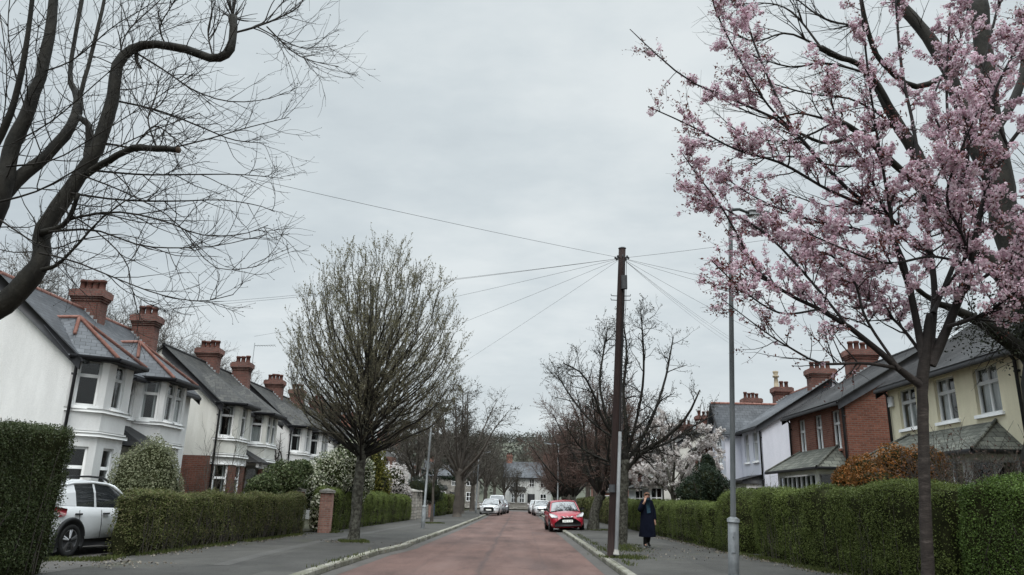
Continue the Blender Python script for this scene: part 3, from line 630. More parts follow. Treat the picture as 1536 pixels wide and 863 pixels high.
clump_shrub('orange_leaved_shrub', 'bushy shrub with orange and bronze leaves above the right hedge', 'shrub', [(UU(1300,712,18.5), (.55,.6,.5), 1), (UU(1345,700,18.2), (.5,.6,.55), 1), (UU(1388,702,17.8), (.5,.55,.55), 1), (UU(1270,722,18.8), (.35,.4,.38), .6), (UU(1320,724,18), (.8,.5,.35), .8)], [('foliage','orange_leaf',3300,.06)], 37)
clump_shrub('magnolia_bush', 'pale pink and white magnolia bush before the far tan house', 'shrub', [(UU(592,722,49), (.95,.9,1.2), 1), (UU(575,735,48.5), (.8,.7,.9), .8), (UU(606,742,49.5), (.5,.6,.6), .5)], [('flowers','magnolia',1300,.13), ('foliage','bud_dark',300,.07)], 38)
# ------------------------------------------------------------------ houses
class House:
    """u runs along the street (+Y), o runs out of the facade towards the street (sgn = +1: street lies at +x)"""
    def __init__(s, name, label, x, y, sgn, length, g=.15):
        s.x, s.y, s.sg, s.L, s.g = x, y, sgn, length, g
        s.root = empty(name, (x-sgn*3, y+length/2, g), label, 'house')
        s.wall = {}
        s.seed = int(y*10)
    def w(s, u, o, z): return (s.x+s.sg*o, s.y+u, z)
    def mb(s, key): return s.wall.setdefault(key, MB())
    def panel(s, key, a, b, z0, z1, ops=(), depth=.1):
        """wall facet from plan point a=(u,o) to b with openings (a0,a1,zb,zt) measured along it; outward normal to the left of b->a..."""
        mb = s.mb(key)
        A = np.array(s.w(a[0], a[1], 0))[:2]; B = np.array(s.w(b[0], b[1], 0))[:2]
        L = np.linalg.norm(B-A); t = (B-A)/L; n = np.array([t[1], -t[0]])
        # outward: points away from the house centre line
        c = np.array(s.w(s.L/2, -3.5, 0))[:2]
        if np.dot((A+B)/2-c, n) < 0: n = -n
        xs = sorted(set([0, L]+[v for o in ops for v in o[:2]])); zs = sorted(set([z0, z1]+[v for o in ops for v in o[2:4]]))
        P = lambda q, z, d=0: (A[0]+t[0]*q+n[0]*d, A[1]+t[1]*q+n[1]*d, z)
        for i in range(len(xs)-1):
            for j in range(len(zs)-1):
                xm, zm = (xs[i]+xs[i+1])/2, (zs[j]+zs[j+1])/2
                if any(o[0] < xm < o[1] and o[2] < zm < o[3] for o in ops): continue
                mb.quad(P(xs[i],zs[j]), P(xs[i+1],zs[j]), P(xs[i+1],zs[j+1]), P(xs[i],zs[j+1]))
        for o in ops:
            x0, x1, b0, b1 = o[:4]
            mb.quad(P(x0,b0), P(x0,b1), P(x0,b1,-depth), P(x0,b0,-depth)); mb.quad(P(x1,b0), P(x1,b1), P(x1,b1,-depth), P(x1,b0,-depth))
            mb.quad(P(x0,b0), P(x1,b0), P(x1,b0,-depth), P(x0,b0,-depth)); mb.quad(P(x0,b1), P(x1,b1), P(x1,b1,-depth), P(x0,b1,-depth))
            st = o[4] if len(o) > 4 else 'tt'
            if st: s.window(A, t, n, o, st, depth)
    def window(s, A, t, n, o, style, depth, frame='white_paint'):
        x0, x1, b0, b1 = o[:4]; d0, d1 = -depth-.02, -depth+.05; fw = .065 if s.sg > 0 else .05
        mb = MB()
        box = lambda a0, a1, z0, z1, dd=(d0, d1): mb.obox(A, t, n, (a0,a1), dd, (z0,z1))
        box(x0, x0+fw, b0, b1); box(x1-fw, x1, b0, b1); box(x0+fw, x1-fw, b0, b0+fw); box(x0+fw, x1-fw, b1-fw, b1)
        zt = b0+(b1-b0)*.66
        if style in ('tt', 'cross', 'tri'): box(x0+fw, x1-fw, zt-.045, zt+.045)
        if style == 'cross': box((x0+x1)/2-.028, (x0+x1)/2+.028, b0+fw, b1-fw, (d0, d1-.004))
        if style == 'tri':
            for k in (1, 2): q = x0+(x1-x0)*k/3; box(q-.024, q+.024, b0+fw, b1-fw, (d0, d1-.004))
        if style == 'grid':
            k = max(2, int(round((x1-x0)/.5)))
            for i in range(1, k): q = x0+(x1-x0)*i/k; box(q-.03, q+.03, b0+fw, b1-fw, (d0, d1-.004))
            for zz in (b0+(b1-b0)*.55,): box(x0+fw, x1-fw, zz-.035, zz+.035)
        f = mb.build('window', frame, s.root)
        q = lambda a, z, d: (A[0]+t[0]*a+n[0]*d, A[1]+t[1]*a+n[1]*d, z)
        g = MB(); e = -depth+.006; g.quad(q(x0+fw,b0+fw,e), q(x1-fw,b0+fw,e), q(x1-fw,b1-fw,e), q(x0+fw,b1-fw,e)); g.build('pane', 'glass', f)
        rr = random.Random(s.seed+int((x0+b0)*100)+int(A[1]*37))
        c = MB(); e = -depth-.09; kind = rr.choice(['sides', 'net', 'sides', 'none', 'half', 'sides']) if style != 'grid' else 'none'
        def cur(a0, a1, z0, z1):
            m = max(3, int((a1-a0)/.05)); pr = [(a0+(a1-a0)*i/m, e+.03*math.sin(i*1.5+a0)) for i in range(m+1)]
            for (p, dp), (r, dr) in zip(pr[:-1], pr[1:]): c.quad(q(p,z0,dp), q(r,z0,dr), q(r,z1,dr), q(p,z1,dp))
        w = x1-x0
        if kind == 'sides': cur(x0+.03, x0+w*.28, b0, b1); cur(x1-w*.28, x1-.03, b0, b1)
        elif kind == 'net': cur(x0+.03, x1-.03, b0, b1)
        elif kind == 'half': cur(x0+.03, x1-.03, b0, zt-.1)
        elif kind == 'blind': cur(x0+.03, x1-.03, b0+(b1-b0)*.6, b1)
        if kind != 'none': c.build('curtain', 'curtain', f)
        if b0 > s.g+.3:
            sl = MB(); sl.obox(A, t, n, (x0-.07, x1+.07), (-.03, .07), (b0-.085, b0-.002)); sl.build('sill', s.sillmat, f)
        return f
    sillmat = 'white_paint'
    def finish_walls(s, names):
        for key, nm in names.items():
            if key in s.wall: s.wall[key].build(nm, key if key in MT else nm, s.root)
    def roof_slabs(s, eave, ridge_o, ridge, back_o, mat, over=.28, ends=(.12,.12), th=.09):
        """pitched roof, ridge along the street"""
        k = (ridge-eave)/(0-ridge_o)      # slope
        u0, u1 = -ends[0], s.L+ends[1]
        e0 = eave-k*over
        mb = MB(); W = s.w
        k2 = (ridge-eave)/(ridge_o-back_o); e2 = eave-k2*over
        f = [W(u0, over, e0), W(u1, over, e0), W(u1, ridge_o, ridge), W(u0, ridge_o, ridge)]
        mb.prism([(*p[:2], p[2]+.02) for p in f], (0,0,th))
        f = [W(u0, ridge_o, ridge), W(u1, ridge_o, ridge), W(u1, back_o-over, e2), W(u0, back_o-over, e2)]
        mb.prism([(*p[:2], p[2]+.017) for p in f], (0,0,th))
        r = mb.build('roof', mat, s.root); s.roof = r; s.k = k; s.over = over; s.e0 = e0; s.th = th
        s.eave, s.ridge_o, s.ridge = eave, ridge_o, ridge
        return r
    def gable(s, key, u, back_o):
        mb = s.mb(key); z = s.eave
        mb.poly([s.w(u,0,z), s.w(u,s.ridge_o,s.ridge), s.w(u,back_o,z)])
    def barge(s, us, mat='black_paint', back=True):
        W = s.w
        for u, d in us:
            mb = MB()
            a, b = W(u, s.over+.02, s.e0-.07), W(u, s.ridge_o, s.ridge+.0)
            mb.prism([(a[0],a[1],a[2]-.16), (b[0],b[1],b[2]-.30), (b[0],b[1],b[2]+.115), (a[0],a[1],a[2]+.14)], (0,d,0))  # board deepened so its face also stands in for the soffit shadow
            mb.build('bargeboard', mat, s.root)
    def gutter(s, segs, z=None, mat='black_paint'):
        mb = MB(); z = s.e0-.02 if z is None else z
        for a, b in segs: mb.bar(s.w(*a, z), s.w(*b, z), .11, .10)
        return mb.build('gutter', mat, s.root)
    def downpipe(s, u, o, z1, z0=.2, mat='black_paint'):
        mb = MB(); mb.tube([s.w(u,o+.22,z1), s.w(u,o+.07,z1-.22), s.w(u,o+.07,z0)], .042, 8)
        for z in (z1-.5, (z0+z1)/2): mb.box(tuple(sorted((s.w(u-.065,o,0)[0], s.w(u,o+.09,0)[0]))), (s.y+u-.065, s.y+u+.065), (z, z+.05))
        return mb.build('drainpipe', mat, s.root)
    def ridge_line(s, pts, mat='ridge_tile', r=.085, parent=None):
        mb = MB()
        for a, b in zip(pts[:-1], pts[1:]):
            a, b = np.array(a), np.array(b); L = np.linalg.norm(b-a); m = max(1, int(L/.45))
            for i in range(m):
                p, q = a+(b-a)*i/m, a+(b-a)*(i+.97)/m
                mb.tube([p, q], [r, r*.93], 8)
        return mb.build('ridge_tiles', mat, parent or s.root)
    def chimney(s, u, o, wide, deep, z0, z1, pots, mat='stack_brick', potmat='pot', along='o', odd=None):
        """wide across the ridge (o), deep along the street"""
        mb = MB(); cx, cy = s.w(u, o, 0)[:2]
        hx, hy = (wide/2, deep/2) if along == 'o' else (deep/2, wide/2)
        def bx(e, a, b): mb.box((cx-hx-e, cx+hx+e), (cy-hy-e, cy+hy+e), (a, b))
        bx(0, z0-1.6, z1-.42); bx(.03, z1-.42, z1-.34); bx(.06, z1-.34, z1-.27); bx(.10, z1-.27, z1-.05); bx(.05, z1-.05, z1)
        c = mb.build('chimney', mat, s.root)
        rr = random.Random(int(u*100)+s.seed)
        for i in range(pots):
            f = (i+.5)/pots*2-1; px, py = (cx+f*hx*.92, cy) if along == 'o' else (cx, cy+f*hy*.92)
            h = rr.uniform(.33,.42); r = .108; pm = MB()
            pr = [(r*1.12,-.03), (r*1.12,.05), (r,.08), (r*.93,h-.1), (r*1.14,h-.09), (r*1.14,h), (r*.8,h), (r*.75,.1)]
            if odd == i: pr = [(r*1.3,-.03), (r*1.2,.3), (r*.9,.55), (r*1.7,.6), (r*1.7,.68), (r*.9,.7), (r*1.5,.86), (r*1.5,.93), (r*.2,.95)]
            pm.lathe((px,py,z1), pr, 10); pm.build('chimney_pot', potmat if odd != i else 'pale_pot', c, False)
        # lead flashing where the stack meets the slates
        fl = MB(); e = .012
        for k in range(7):
            oo = o-hx-.02+(2*hx+.04)*(k+.5)/7; zr = s.ridge-abs(oo-s.ridge_o)*s.k if oo > s.ridge_o else s.ridge-abs(oo-s.ridge_o)*s.k
            xx = s.w(0,oo,0)[0]; wk = (2*hx+.04)/14
            for yy in (cy-hy-e, cy+hy): fl.box((xx-wk, xx+wk), (yy, yy+e), (zr+.02, zr+.17))
        fl.build('flashing', 'lead', c)
        return c
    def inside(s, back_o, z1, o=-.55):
        mb = MB(); a, b = sorted((s.w(0,o,0)[0], s.w(0,back_o+.3,0)[0])); mb.box((a,b), (s.y+.3, s.y+s.L-.3), (s.g, z1)); mb.build('dark_backing', 'dark_backing', s.root)  # dark box behind the windows, room shade put into its colour

def canted(h, u0, uA, uB, u1, o, z0, z1, key_lo, key_hi, zsplit, mat_roof, apex_z, tiles, cornice=True, up=(3.72,5.0), lo=(1.0,2.62), band=None):
    """two storey canted bay with its own hipped roof"""
    pl = [(u0,0), (uA,o), (uB,o), (u1,0)]
    for a, b in zip(pl[:-1], pl[1:]):
        L = math.hypot(b[0]-a[0], b[1]-a[1]); front = a[1] == b[1]
        ww = min(.62, L*.62) if not front else .56
        m = L/2; xs = [(m-ww/2, m+ww/2)] if not front or L < 1.5 else [(L*.29-ww/2, L*.29+ww/2), (L*.71-ww/2, L*.71+ww/2)]
        h.panel(key_hi, a, b, zsplit, z1, [(x0,x1,up[0],up[1],'tt') for x0, x1 in xs])
        h.panel(key_lo, a, b, z0, zsplit, [(x0,x1,lo[0],lo[1],'tt') for x0, x1 in xs])
    mb = MB()
    def ring(z0_, z1_, e):
        cu = (u0+u1)/2
        q = []
        for u, oo in pl:
            du = e*(1 if u > cu else -1)*(.9 if oo else .7); q.append((u+du, oo+(e if oo else 0)))
        q2 = [(u0,-.05)]+[(u,oo) for u, oo in q]+[(u1,-.05)]
        P = [h.w(u,oo,z0_) for u, oo in q]; mb.prism(P, (0,0,z1_-z0_))
    ring(up[0]-.16, up[0]-.06, .07)                                # sill course
    ring(zsplit-.02, zsplit+.08, .09); ring(zsplit+.08, zsplit+.14, .05)
    mb.build('bay_moulding', 'white_paint', h.root)
    if band:
        bm = MB(); mb = bm; ring(zsplit-.33, zsplit-.03, .03); bm.build('bay_band', 'white_paint', h.root)
    # hipped roof: eave ring, apex and a ridge running back into the main slope
    e = .30; zc = z1+.03; cu = (u0+u1)/2
    R = [(u0-.22,-.02), (uA-.16,o+e), (uB+.16,o+e), (u1+.22,-.02)]
    ao = -.78; A = h.w(cu-.15, ao, apex_z)
    ob = -(apex_z-h.eave)/h.k-.25; Bk = h.w(cu-.15, ob, apex_z)
    rb = MB(); q = [h.w(u,oo,zc) for u, oo in R]
    bl, br = h.w(R[0][0], ob*.5, h.eave+(-ob*.5)*h.k), h.w(R[3][0], ob*.5, h.eave+(-ob*.5)*h.k)
    rb.poly([q[0], q[1], A]); rb.poly([q[1], q[2], A]); rb.poly([q[2], q[3], A])
    rb.poly([q[0], A, Bk, bl]); rb.poly([q[3], A, Bk, br])
    rf = rb.build('bay_roof', mat_roof, h.root)
    sf = MB(); sf.prism([h.w(u,oo,zc-.07) for u, oo in R], (0,0,.06)); sf.build('bay_soffit', 'black_paint', h.root)
    g = MB()
    for a, b in zip(R[:-1], R[1:]): g.bar(h.w(a[0],a[1]+.03,zc-.0), h.w(b[0],b[1]+.03,zc-.0), .10, .10)
    g.build('bay_gutter', 'black_paint', h.root)
    if tiles:
        h.ridge_line([Bk, (A[0],A[1],A[2]+.03)], tiles, .055, rf)
        mq = tuple((A[i]+q[0][i])/2+(.06 if i == 2 else 0) for i in range(3)); h.ridge_line([(A[0],A[1],A[2]+.03), mq], tiles, .055, rf)
        for k in (1, 2): h.ridge_line([(A[0],A[1],A[2]+.03), (q[k][0],q[k][1],q[k][2]+.05)], tiles, .055, rf)

def left_pair(label, y, hi, lo, rmat, tiles, x=-12.5, L=7.7, bays=((0,.6,1.95,2.65),(3.7,4.15,5.7,6.3)), porch='dark_slate', chim=(4.4,7.45), zsplit=2.92, band=False, eave=5.13, ridge=7.3, gable_key=None, pots=(4,3)):
    h = House('semi_detached_house', label, x, y, 1, L)
    g = .1; bo = -5.2
    gk = gable_key or hi
    h.roof_slabs(eave, -2.55, ridge, bo, rmat)
    for u in (0, L):
        h.panel(hi, (u,0), (u,bo), zsplit, eave); h.panel(lo, (u,0), (u,bo), g, zsplit); h.gable(hi, u, bo)
    segs = [(bays[0][3], bays[1][0]), (bays[1][3], L)]
    for i, (a, b) in enumerate(segs):
        ops = [(.68, .98, 3.72, 4.9, 'tt')] if i == 0 else []
        h.panel(hi, (a,0), (b,0), zsplit, eave, ops)
        h.panel(lo, (a,0), (b,0), g, zsplit, [(.12, b-a-.1, g+.02, 2.35, None)] if i == 0 else [])
    h.panel(hi, (0,bo), (L,bo), g, eave)
    for bu in bays: canted(h, *bu, .72, g, eave-.12, lo, hi, zsplit, rmat, 6.42, tiles, band=band)
    h.barge([(-.17,.05), (L+.12,.05)])
    h.gutter([((bays[0][3]+.2,h.over+.03), (bays[1][0]-.2,h.over+.03)), ((bays[1][3]+.2,h.over+.03), (L+.1,h.over+.03))])
    h.downpipe(-.02, .06, eave-.1)
    h.ridge_line([h.w(-.1,-2.55,ridge+.10), h.w(L+.1,-2.55,ridge+.10)], 'ridge_tile' if tiles else 'dark_slate', .08, h.roof)
    for i, u in enumerate(chim): h.chimney(u, (-2.5, -2.0)[i], (.98, .82)[i], .52, ridge, (8.12, 7.98)[i], pots[i], 'stack_brick')
    # porch between the bays: hipped slate canopy on a white beam, dark opening behind
    a, b = bays[0][3]-.15, bays[1][0]+.35; p = MB()
    e = [h.w(a,1.15,2.78), h.w(b,1.15,2.78), h.w(b,0,2.82), h.w(a,0,2.82)]; t1, t2 = h.w(a+.35,0.0,3.45), h.w(b-.45,0.0,3.45)
    p.poly([e[0], e[1], t2, t1]); p.poly([e[1], e[2], t2]); p.poly([e[0], t1, e[3]]); p.poly(e)
    p.build('porch_roof', porch, h.root)
    p = MB(); o_ = h.w(0,0,0)[:2]; p.obox(o_, (0,1), (1,0), (a+.08,b-.08), (.98,1.1), (2.58,2.77)); p.obox(o_, (0,1), (1,0), (b-.25,b-.12), (.98,1.1), (g,2.58)); p.build('porch_frame', 'white_paint', h.root)
    p = MB(); p.bar(h.w(a-.03,1.2,2.76), h.w(b+.03,1.2,2.76), .1, .1); p.build('porch_gutter', 'black_paint', h.root)
    d = MB(); d.obox(o_, (0,1), (1,0), (bays[0][3]+.14,bays[1][0]-.12), (-.12,-.06), (g,2.3)); dd = d.build('front_door', 'tail_lamp' if band else 'black_paint', h.root)
    k = MB(); k.lathe(h.w(bays[1][0]-.3,-.03,1.1), [(.03,-.03), (.04,0), (.03,.03)], 8); k.build('handle', 'chrome', dd)
    h.finish_walls({hi: 'wall', lo: 'lower_wall'} if hi != lo else {hi: 'wall'})
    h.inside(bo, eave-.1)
    return h
left_pair('white rendered house with red ridge tiles, nearest on the left', 20.35, 'white_render', 'white_render', 'slate', 'ridge_tile')
hB = left_pair('off-white house with red brick ground floor, second on the left', 30.6, 'cream_white_render', 'red_brick', 'old_slate', None, band=True, pots=(4,3))
left_pair('white house with a bare climber on its gable, third on the left', 40.5, 'white_render', 'white_render', 'old_slate', None, pots=(4,3))
left_pair('grey-white house half behind the round tree, fourth on the left', 50.4, 'grey_white_render', 'dark_brick', 'old_slate', None, pots=(4,4))

def right_house(label, y, L, hi, lo, rmat, x=11.5, eave=5.25, ridge=7.5, chim=(), wins=(), lean=None, porch=None, name='brick_house', pots=(4,4), ridge_mat='dark_slate', sill='white_paint', pipe=True, bo=-6.6, cross=None, chm='stack_brick', odd=None, wstyle='cross', far_gable=True):
    h = House(name, label, x, y, -1, L); g = .1; h.sillmat = sill
    ro = -3.5
    h.roof_slabs(eave, ro, ridge, bo, rmat)
    for u in (0, L): h.panel(hi, (u,0), (u,bo), g, eave); h.gable(hi, u, bo)
    ops = [(a,b,z0,z1,wstyle) for a, b, z0, z1 in wins]
    h.panel(hi, (0,0), (L,0), g, eave, ops, .13); h.panel(hi, (0,bo), (L,bo), g, eave)
    h.barge([(-.17,.05), (L+.12,.05)])
    h.gutter([((-.15,h.over+.03), (L+.15,h.over+.03))])
    if pipe:
        for u in pipe if isinstance(pipe, (list, tuple)) else (.06, L-.1): h.downpipe(u, 0, eave-.12, mat='black_paint')
    h.ridge_line([h.w(-.1,ro,ridge+.10), h.w(L+.1,ro,ridge+.10)], ridge_mat, .08, h.roof)
    for i, (u, o, wd, dp, top) in enumerate(chim): h.chimney(u, o, wd, dp, ridge, top, pots[i], chm, odd=odd[i] if odd else None)
    if lean:
        # glazed ground floor bay under a hipped lean-to roof
        a, b, o, ze, zt, mat = lean
        p = MB(); E = [h.w(a-.2,o+.25,ze), h.w(b+.2,o+.25,ze), h.w(b+.2,0,ze+.03), h.w(a-.2,0,ze+.03)]; t1, t2 = h.w(a+.75,.01,zt), h.w(b-.75,.01,zt)
        p.poly([E[0],E[1],t2,t1]); p.poly([E[1],E[2],t2]); p.poly([E[0],t1,E[3]]); p.poly([(q[0],q[1],q[2]-.02) for q in E])
        r = p.build('bay_roof', mat, h.root)
        h.ridge_line([(E[0][0],E[0][1],E[0][2]+.03), (t1[0],t1[1],t1[2]+.03)], mat, .042, r); h.ridge_line([(E[1][0],E[1][1],E[1][2]+.03), (t2[0],t2[1],t2[2]+.03)], mat, .042, r)
        p = MB(); p.bar((*E[0][:2],ze-.03), (*E[1][:2],ze-.03), .1, .1); p.bar((*E[0][:2],ze-.03), (*E[3][:2],ze-.03), .1, .1); p.build('bay_gutter', 'black_paint', h.root)
        p = MB(); x0, x1 = sorted((h.w(0,.02,0)[0], h.w(0,o-.14,0)[0])); p.box((x0,x1), (h.y+a+.72,h.y+b-.72), (g,ze-.12)); p.build('bay_dark_backing', 'dark_backing', h.root)  # dark box filling the bay, its colour standing in for shade indoors
        pl = [(a,0), (a+.55,o), (b-.55,o), (b,0)]
        for q, w in zip(pl[:-1], pl[1:]):
            Lq = math.hypot(w[0]-q[0], w[1]-q[1]); h.panel('white_paint', q, w, .95, ze-.05, [(.09,Lq-.09,1.02,ze-.2,'grid')], .05); h.panel(lo, q, w, g, .95)
    if porch:
        a, b, o, z = porch
        p = MB(); p.prism([h.w(a,0,z+.32), h.w(a,o+.1,z+.05), h.w(a,o+.1,z-.12), h.w(a,0,z-.12)], (0,b-a,0)); p.build('porch_canopy', 'black_paint', h.root)
        pl = [(a+.1,0), (a+.1,o-.1), (b-.1,o-.1), (b-.1,0)]
        for q, w in zip(pl[:-1], pl[1:]):
            Lq = math.hypot(w[0]-q[0], w[1]-q[1]); h.panel('white_paint', q, w, .95, z-.12, [(.08,Lq-.08,1.02,z-.25,'grid')], .05); h.panel(lo, q, w, g, .95)
    if cross:
        # projecting gabled wing, ridge running towards the street
        a, b, o, ze, zr, w = cross; W = h.w; m = (a+b)/2; k = (zr-ze)/((b-a)/2); ov = .25
        p = MB()
        zb = zr
        p.prism([W(a-ov,o+.3,ze-k*ov), W(m,o+.3,zr), W(m,-3.4,zr), W(a-ov,-3.4,ze-k*ov)], (0,0,.09)); p.prism([W(b+ov,o+.3,ze-k*ov), W(m,o+.3,zr+.003), W(m,-3.4,zr+.003), W(b+ov,-3.4,ze-k*ov)], (0,0,.09))
        r = p.build('wing_roof', rmat, h.root); h.ridge_line([W(m,o+.3,zr+.1), W(m,-3.4,zr+.1)], 'ridge_tile', .075, r)
        h.panel(hi, (a,0), (a,o), g, ze); h.panel(hi, (b,0), (b,o), g, ze); h.panel(hi, (a,o), (b,o), g, ze, [(*q,'cross') for q in w], .1)
        h.mb(hi).poly([W(a,o,ze), W(b,o,ze), W(m,o,zr)])
        p = MB()
        for e in (a-ov, b+ov): A, B = W(e,o+.31,ze-k*ov), W(m,o+.31,zr); p.prism([(A[0],A[1],A[2]-.18), (B[0],B[1],B[2]-.18), (B[0],B[1],B[2]+.1), (A[0],A[1],A[2]+.1)], (-.05,0,0))
        p.build('wing_bargeboard', 'black_paint', h.root)
    nm = {hi: 'wall', 'white_paint': 'bay_frame'}
    if lo != hi: nm[lo] = 'lower_wall'
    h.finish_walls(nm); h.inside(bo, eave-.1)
    return h
W3 = lambda ys, w, z0, z1: [(y-w/2, y+w/2, z0, z1) for y in ys]
hc = right_house('cream rendered house behind the blossom tree, nearest on the right', 13.0, 10.6, 'cream_render', 'red_brick', 'dark_slate', eave=5.25, ridge=7.55, name='rendered_house',
    wins=[(y-13-.5,y-13+.5,3.82,5.0) for y in (22.45,20.4,18.55)]+[(2.0,3.0,3.82,5.0),(.6,1.4,3.82,5.0)], lean=(4.6,10.2,1.0,2.85,3.62,'lichen_slate'), chim=((2.3,-3.5,1.2,.65,8.3),), pots=(4,), pipe=(4.25,10.5))
right_house('red brick house with lean-to bay, middle of the right-hand row', 26.8, 5.6, 'red_brick', 'red_brick', 'dark_slate', ridge=7.35, wins=[(y-26.8-.36,y-26.8+.36,3.55,4.95) for y in (27.7,29.35,31.1)],
    lean=(.15,5.35,.95,2.85,3.66,'lichen_slate'), chim=((5.15,-3.1,1.16,.68,8.08),), pots=(4,), sill='dark_brick')
right_house('bluish white house with projecting gabled wing on the right', 36.3, 6.6, 'blue_white_render', 'blue_white_render', 'slate', ridge=7.45, wins=[(.75,1.5,3.6,5.0),(2.2,2.95,3.6,5.0)], name='rendered_house',
    chim=((.4,-3.2,1.14,.66,8.06),(5.9,-3.15,.9,.6,7.95)), pots=(4,3), porch=(.2,2.6,.9,2.62), ridge_mat='ridge_tile', cross=(3.5,6.1,.85,5.25,6.75,[(.7,1.9,3.6,4.9),(.6,2.0,1.2,2.5)]), odd=(None,0), wstyle='tri')
right_house('dark red brick house beyond the bluish white house', 46.5, 8, 'red_brick', 'red_brick', 'dark_slate', x=12.3, ridge=7.4, wins=[(1,1.8,3.5,4.9),(3.4,4.2,3.5,4.9),(6,6.8,3.5,4.9)], chim=((1.6,-2.4,1.05,.65,8.1),(7.4,-3.3,1.1,.7,8.2)), pots=(4,3), lean=(.4,5,.9,2.8,3.5,'dark_slate'))
right_house('far cream house half hidden by the white blossoming tree', 57, 8, 'cream_white_render', 'cream_white_render', 'old_slate', x=10.6, ridge=7.2, wins=[(1,2,3.6,4.9),(4,5,3.6,4.9)], chim=((.6,-3.3,1.1,.65,8.0),(7.4,-3.3,1.1,.65,8.0)), pots=(3,3), lean=(.4,5,.9,2.8,3.4,'old_slate'), name='rendered_house')
right_house('farthest brick house on the right, mostly behind trees', 69, 9, 'dark_brick', 'dark_brick', 'old_slate', x=11.2, ridge=7.4, wins=[(1,2,3.6,4.9),(5,6,3.6,4.9)], chim=((.6,-3.3,1.1,.65,8.1),(8.2,-3.3,1.1,.65,8.1)), pots=(3,3), lean=(.4,5,.9,2.8,3.4,'old_slate'))
def left_far(label, y, L, hi, x, wins, **k):
    h = House('detached_house', label, x, y, 1, L); g = .1; bo = -6.5; ro = -3.2; eave, ridge = 4.75, 7.0
    h.roof_slabs(eave, ro, ridge, bo, 'old_slate')
    for u in (0, L): h.panel(hi, (u,0), (u,bo), g, eave); h.gable(hi, u, bo)
    h.panel(hi, (0,0), (L,0), g, eave, [(*q,'cross') for q in wins], .12); h.panel(hi, (0,bo), (L,bo), g, eave)
    # full height projecting bay clad in red tiles
    h.panel('pale_brick', (1.2,0), (1.6,.7), g, eave, [(.15,.6,3.3,4.4,'tt')]); h.panel('pale_brick', (1.6,.7), (3.6,.7), g, eave, [(.3,1.7,3.3,4.4,'cross'), (.3,1.7,1.0,2.2,'cross')]); h.panel('pale_brick', (3.6,.7), (4.0,0), g, eave, [(.15,.6,3.3,4.4,'tt')])
    h.barge([(-.17,.05), (L+.12,.05)], 'white_paint'); h.gutter([((-.1,h.over+.03), (L+.1,h.over+.03))])
    h.ridge_line([h.w(-.1,ro,ridge+.1), h.w(L+.1,ro,ridge+.1)], 'ridge_tile', .08, h.roof)
    h.chimney(1.0, ro, 1.1, .7, ridge, ridge+1.1, 3, 'red_brick'); h.chimney(L-.8, ro, 1.1, .7, ridge, ridge+1.1, 3, 'red_brick')
    h.finish_walls({hi: 'wall', 'pale_brick': 'bay_cladding'}); h.inside(bo, eave-.1)
left_far('distant house with pinkish bay and grey roof left of the slim lamp post', 63, 10, 'cream_render', -11.6, [(5.2,6.4,3.3,4.5), (7.4,8.6,3.3,4.5), (5.2,6.4,1,2.3)])
left_far('far pale house hidden by trees beyond the blue gate', 80, 10, 'grey_white_render', -11.6, [(5.2,6.4,3.3,4.5), (7.4,8.6,3.3,4.5)])

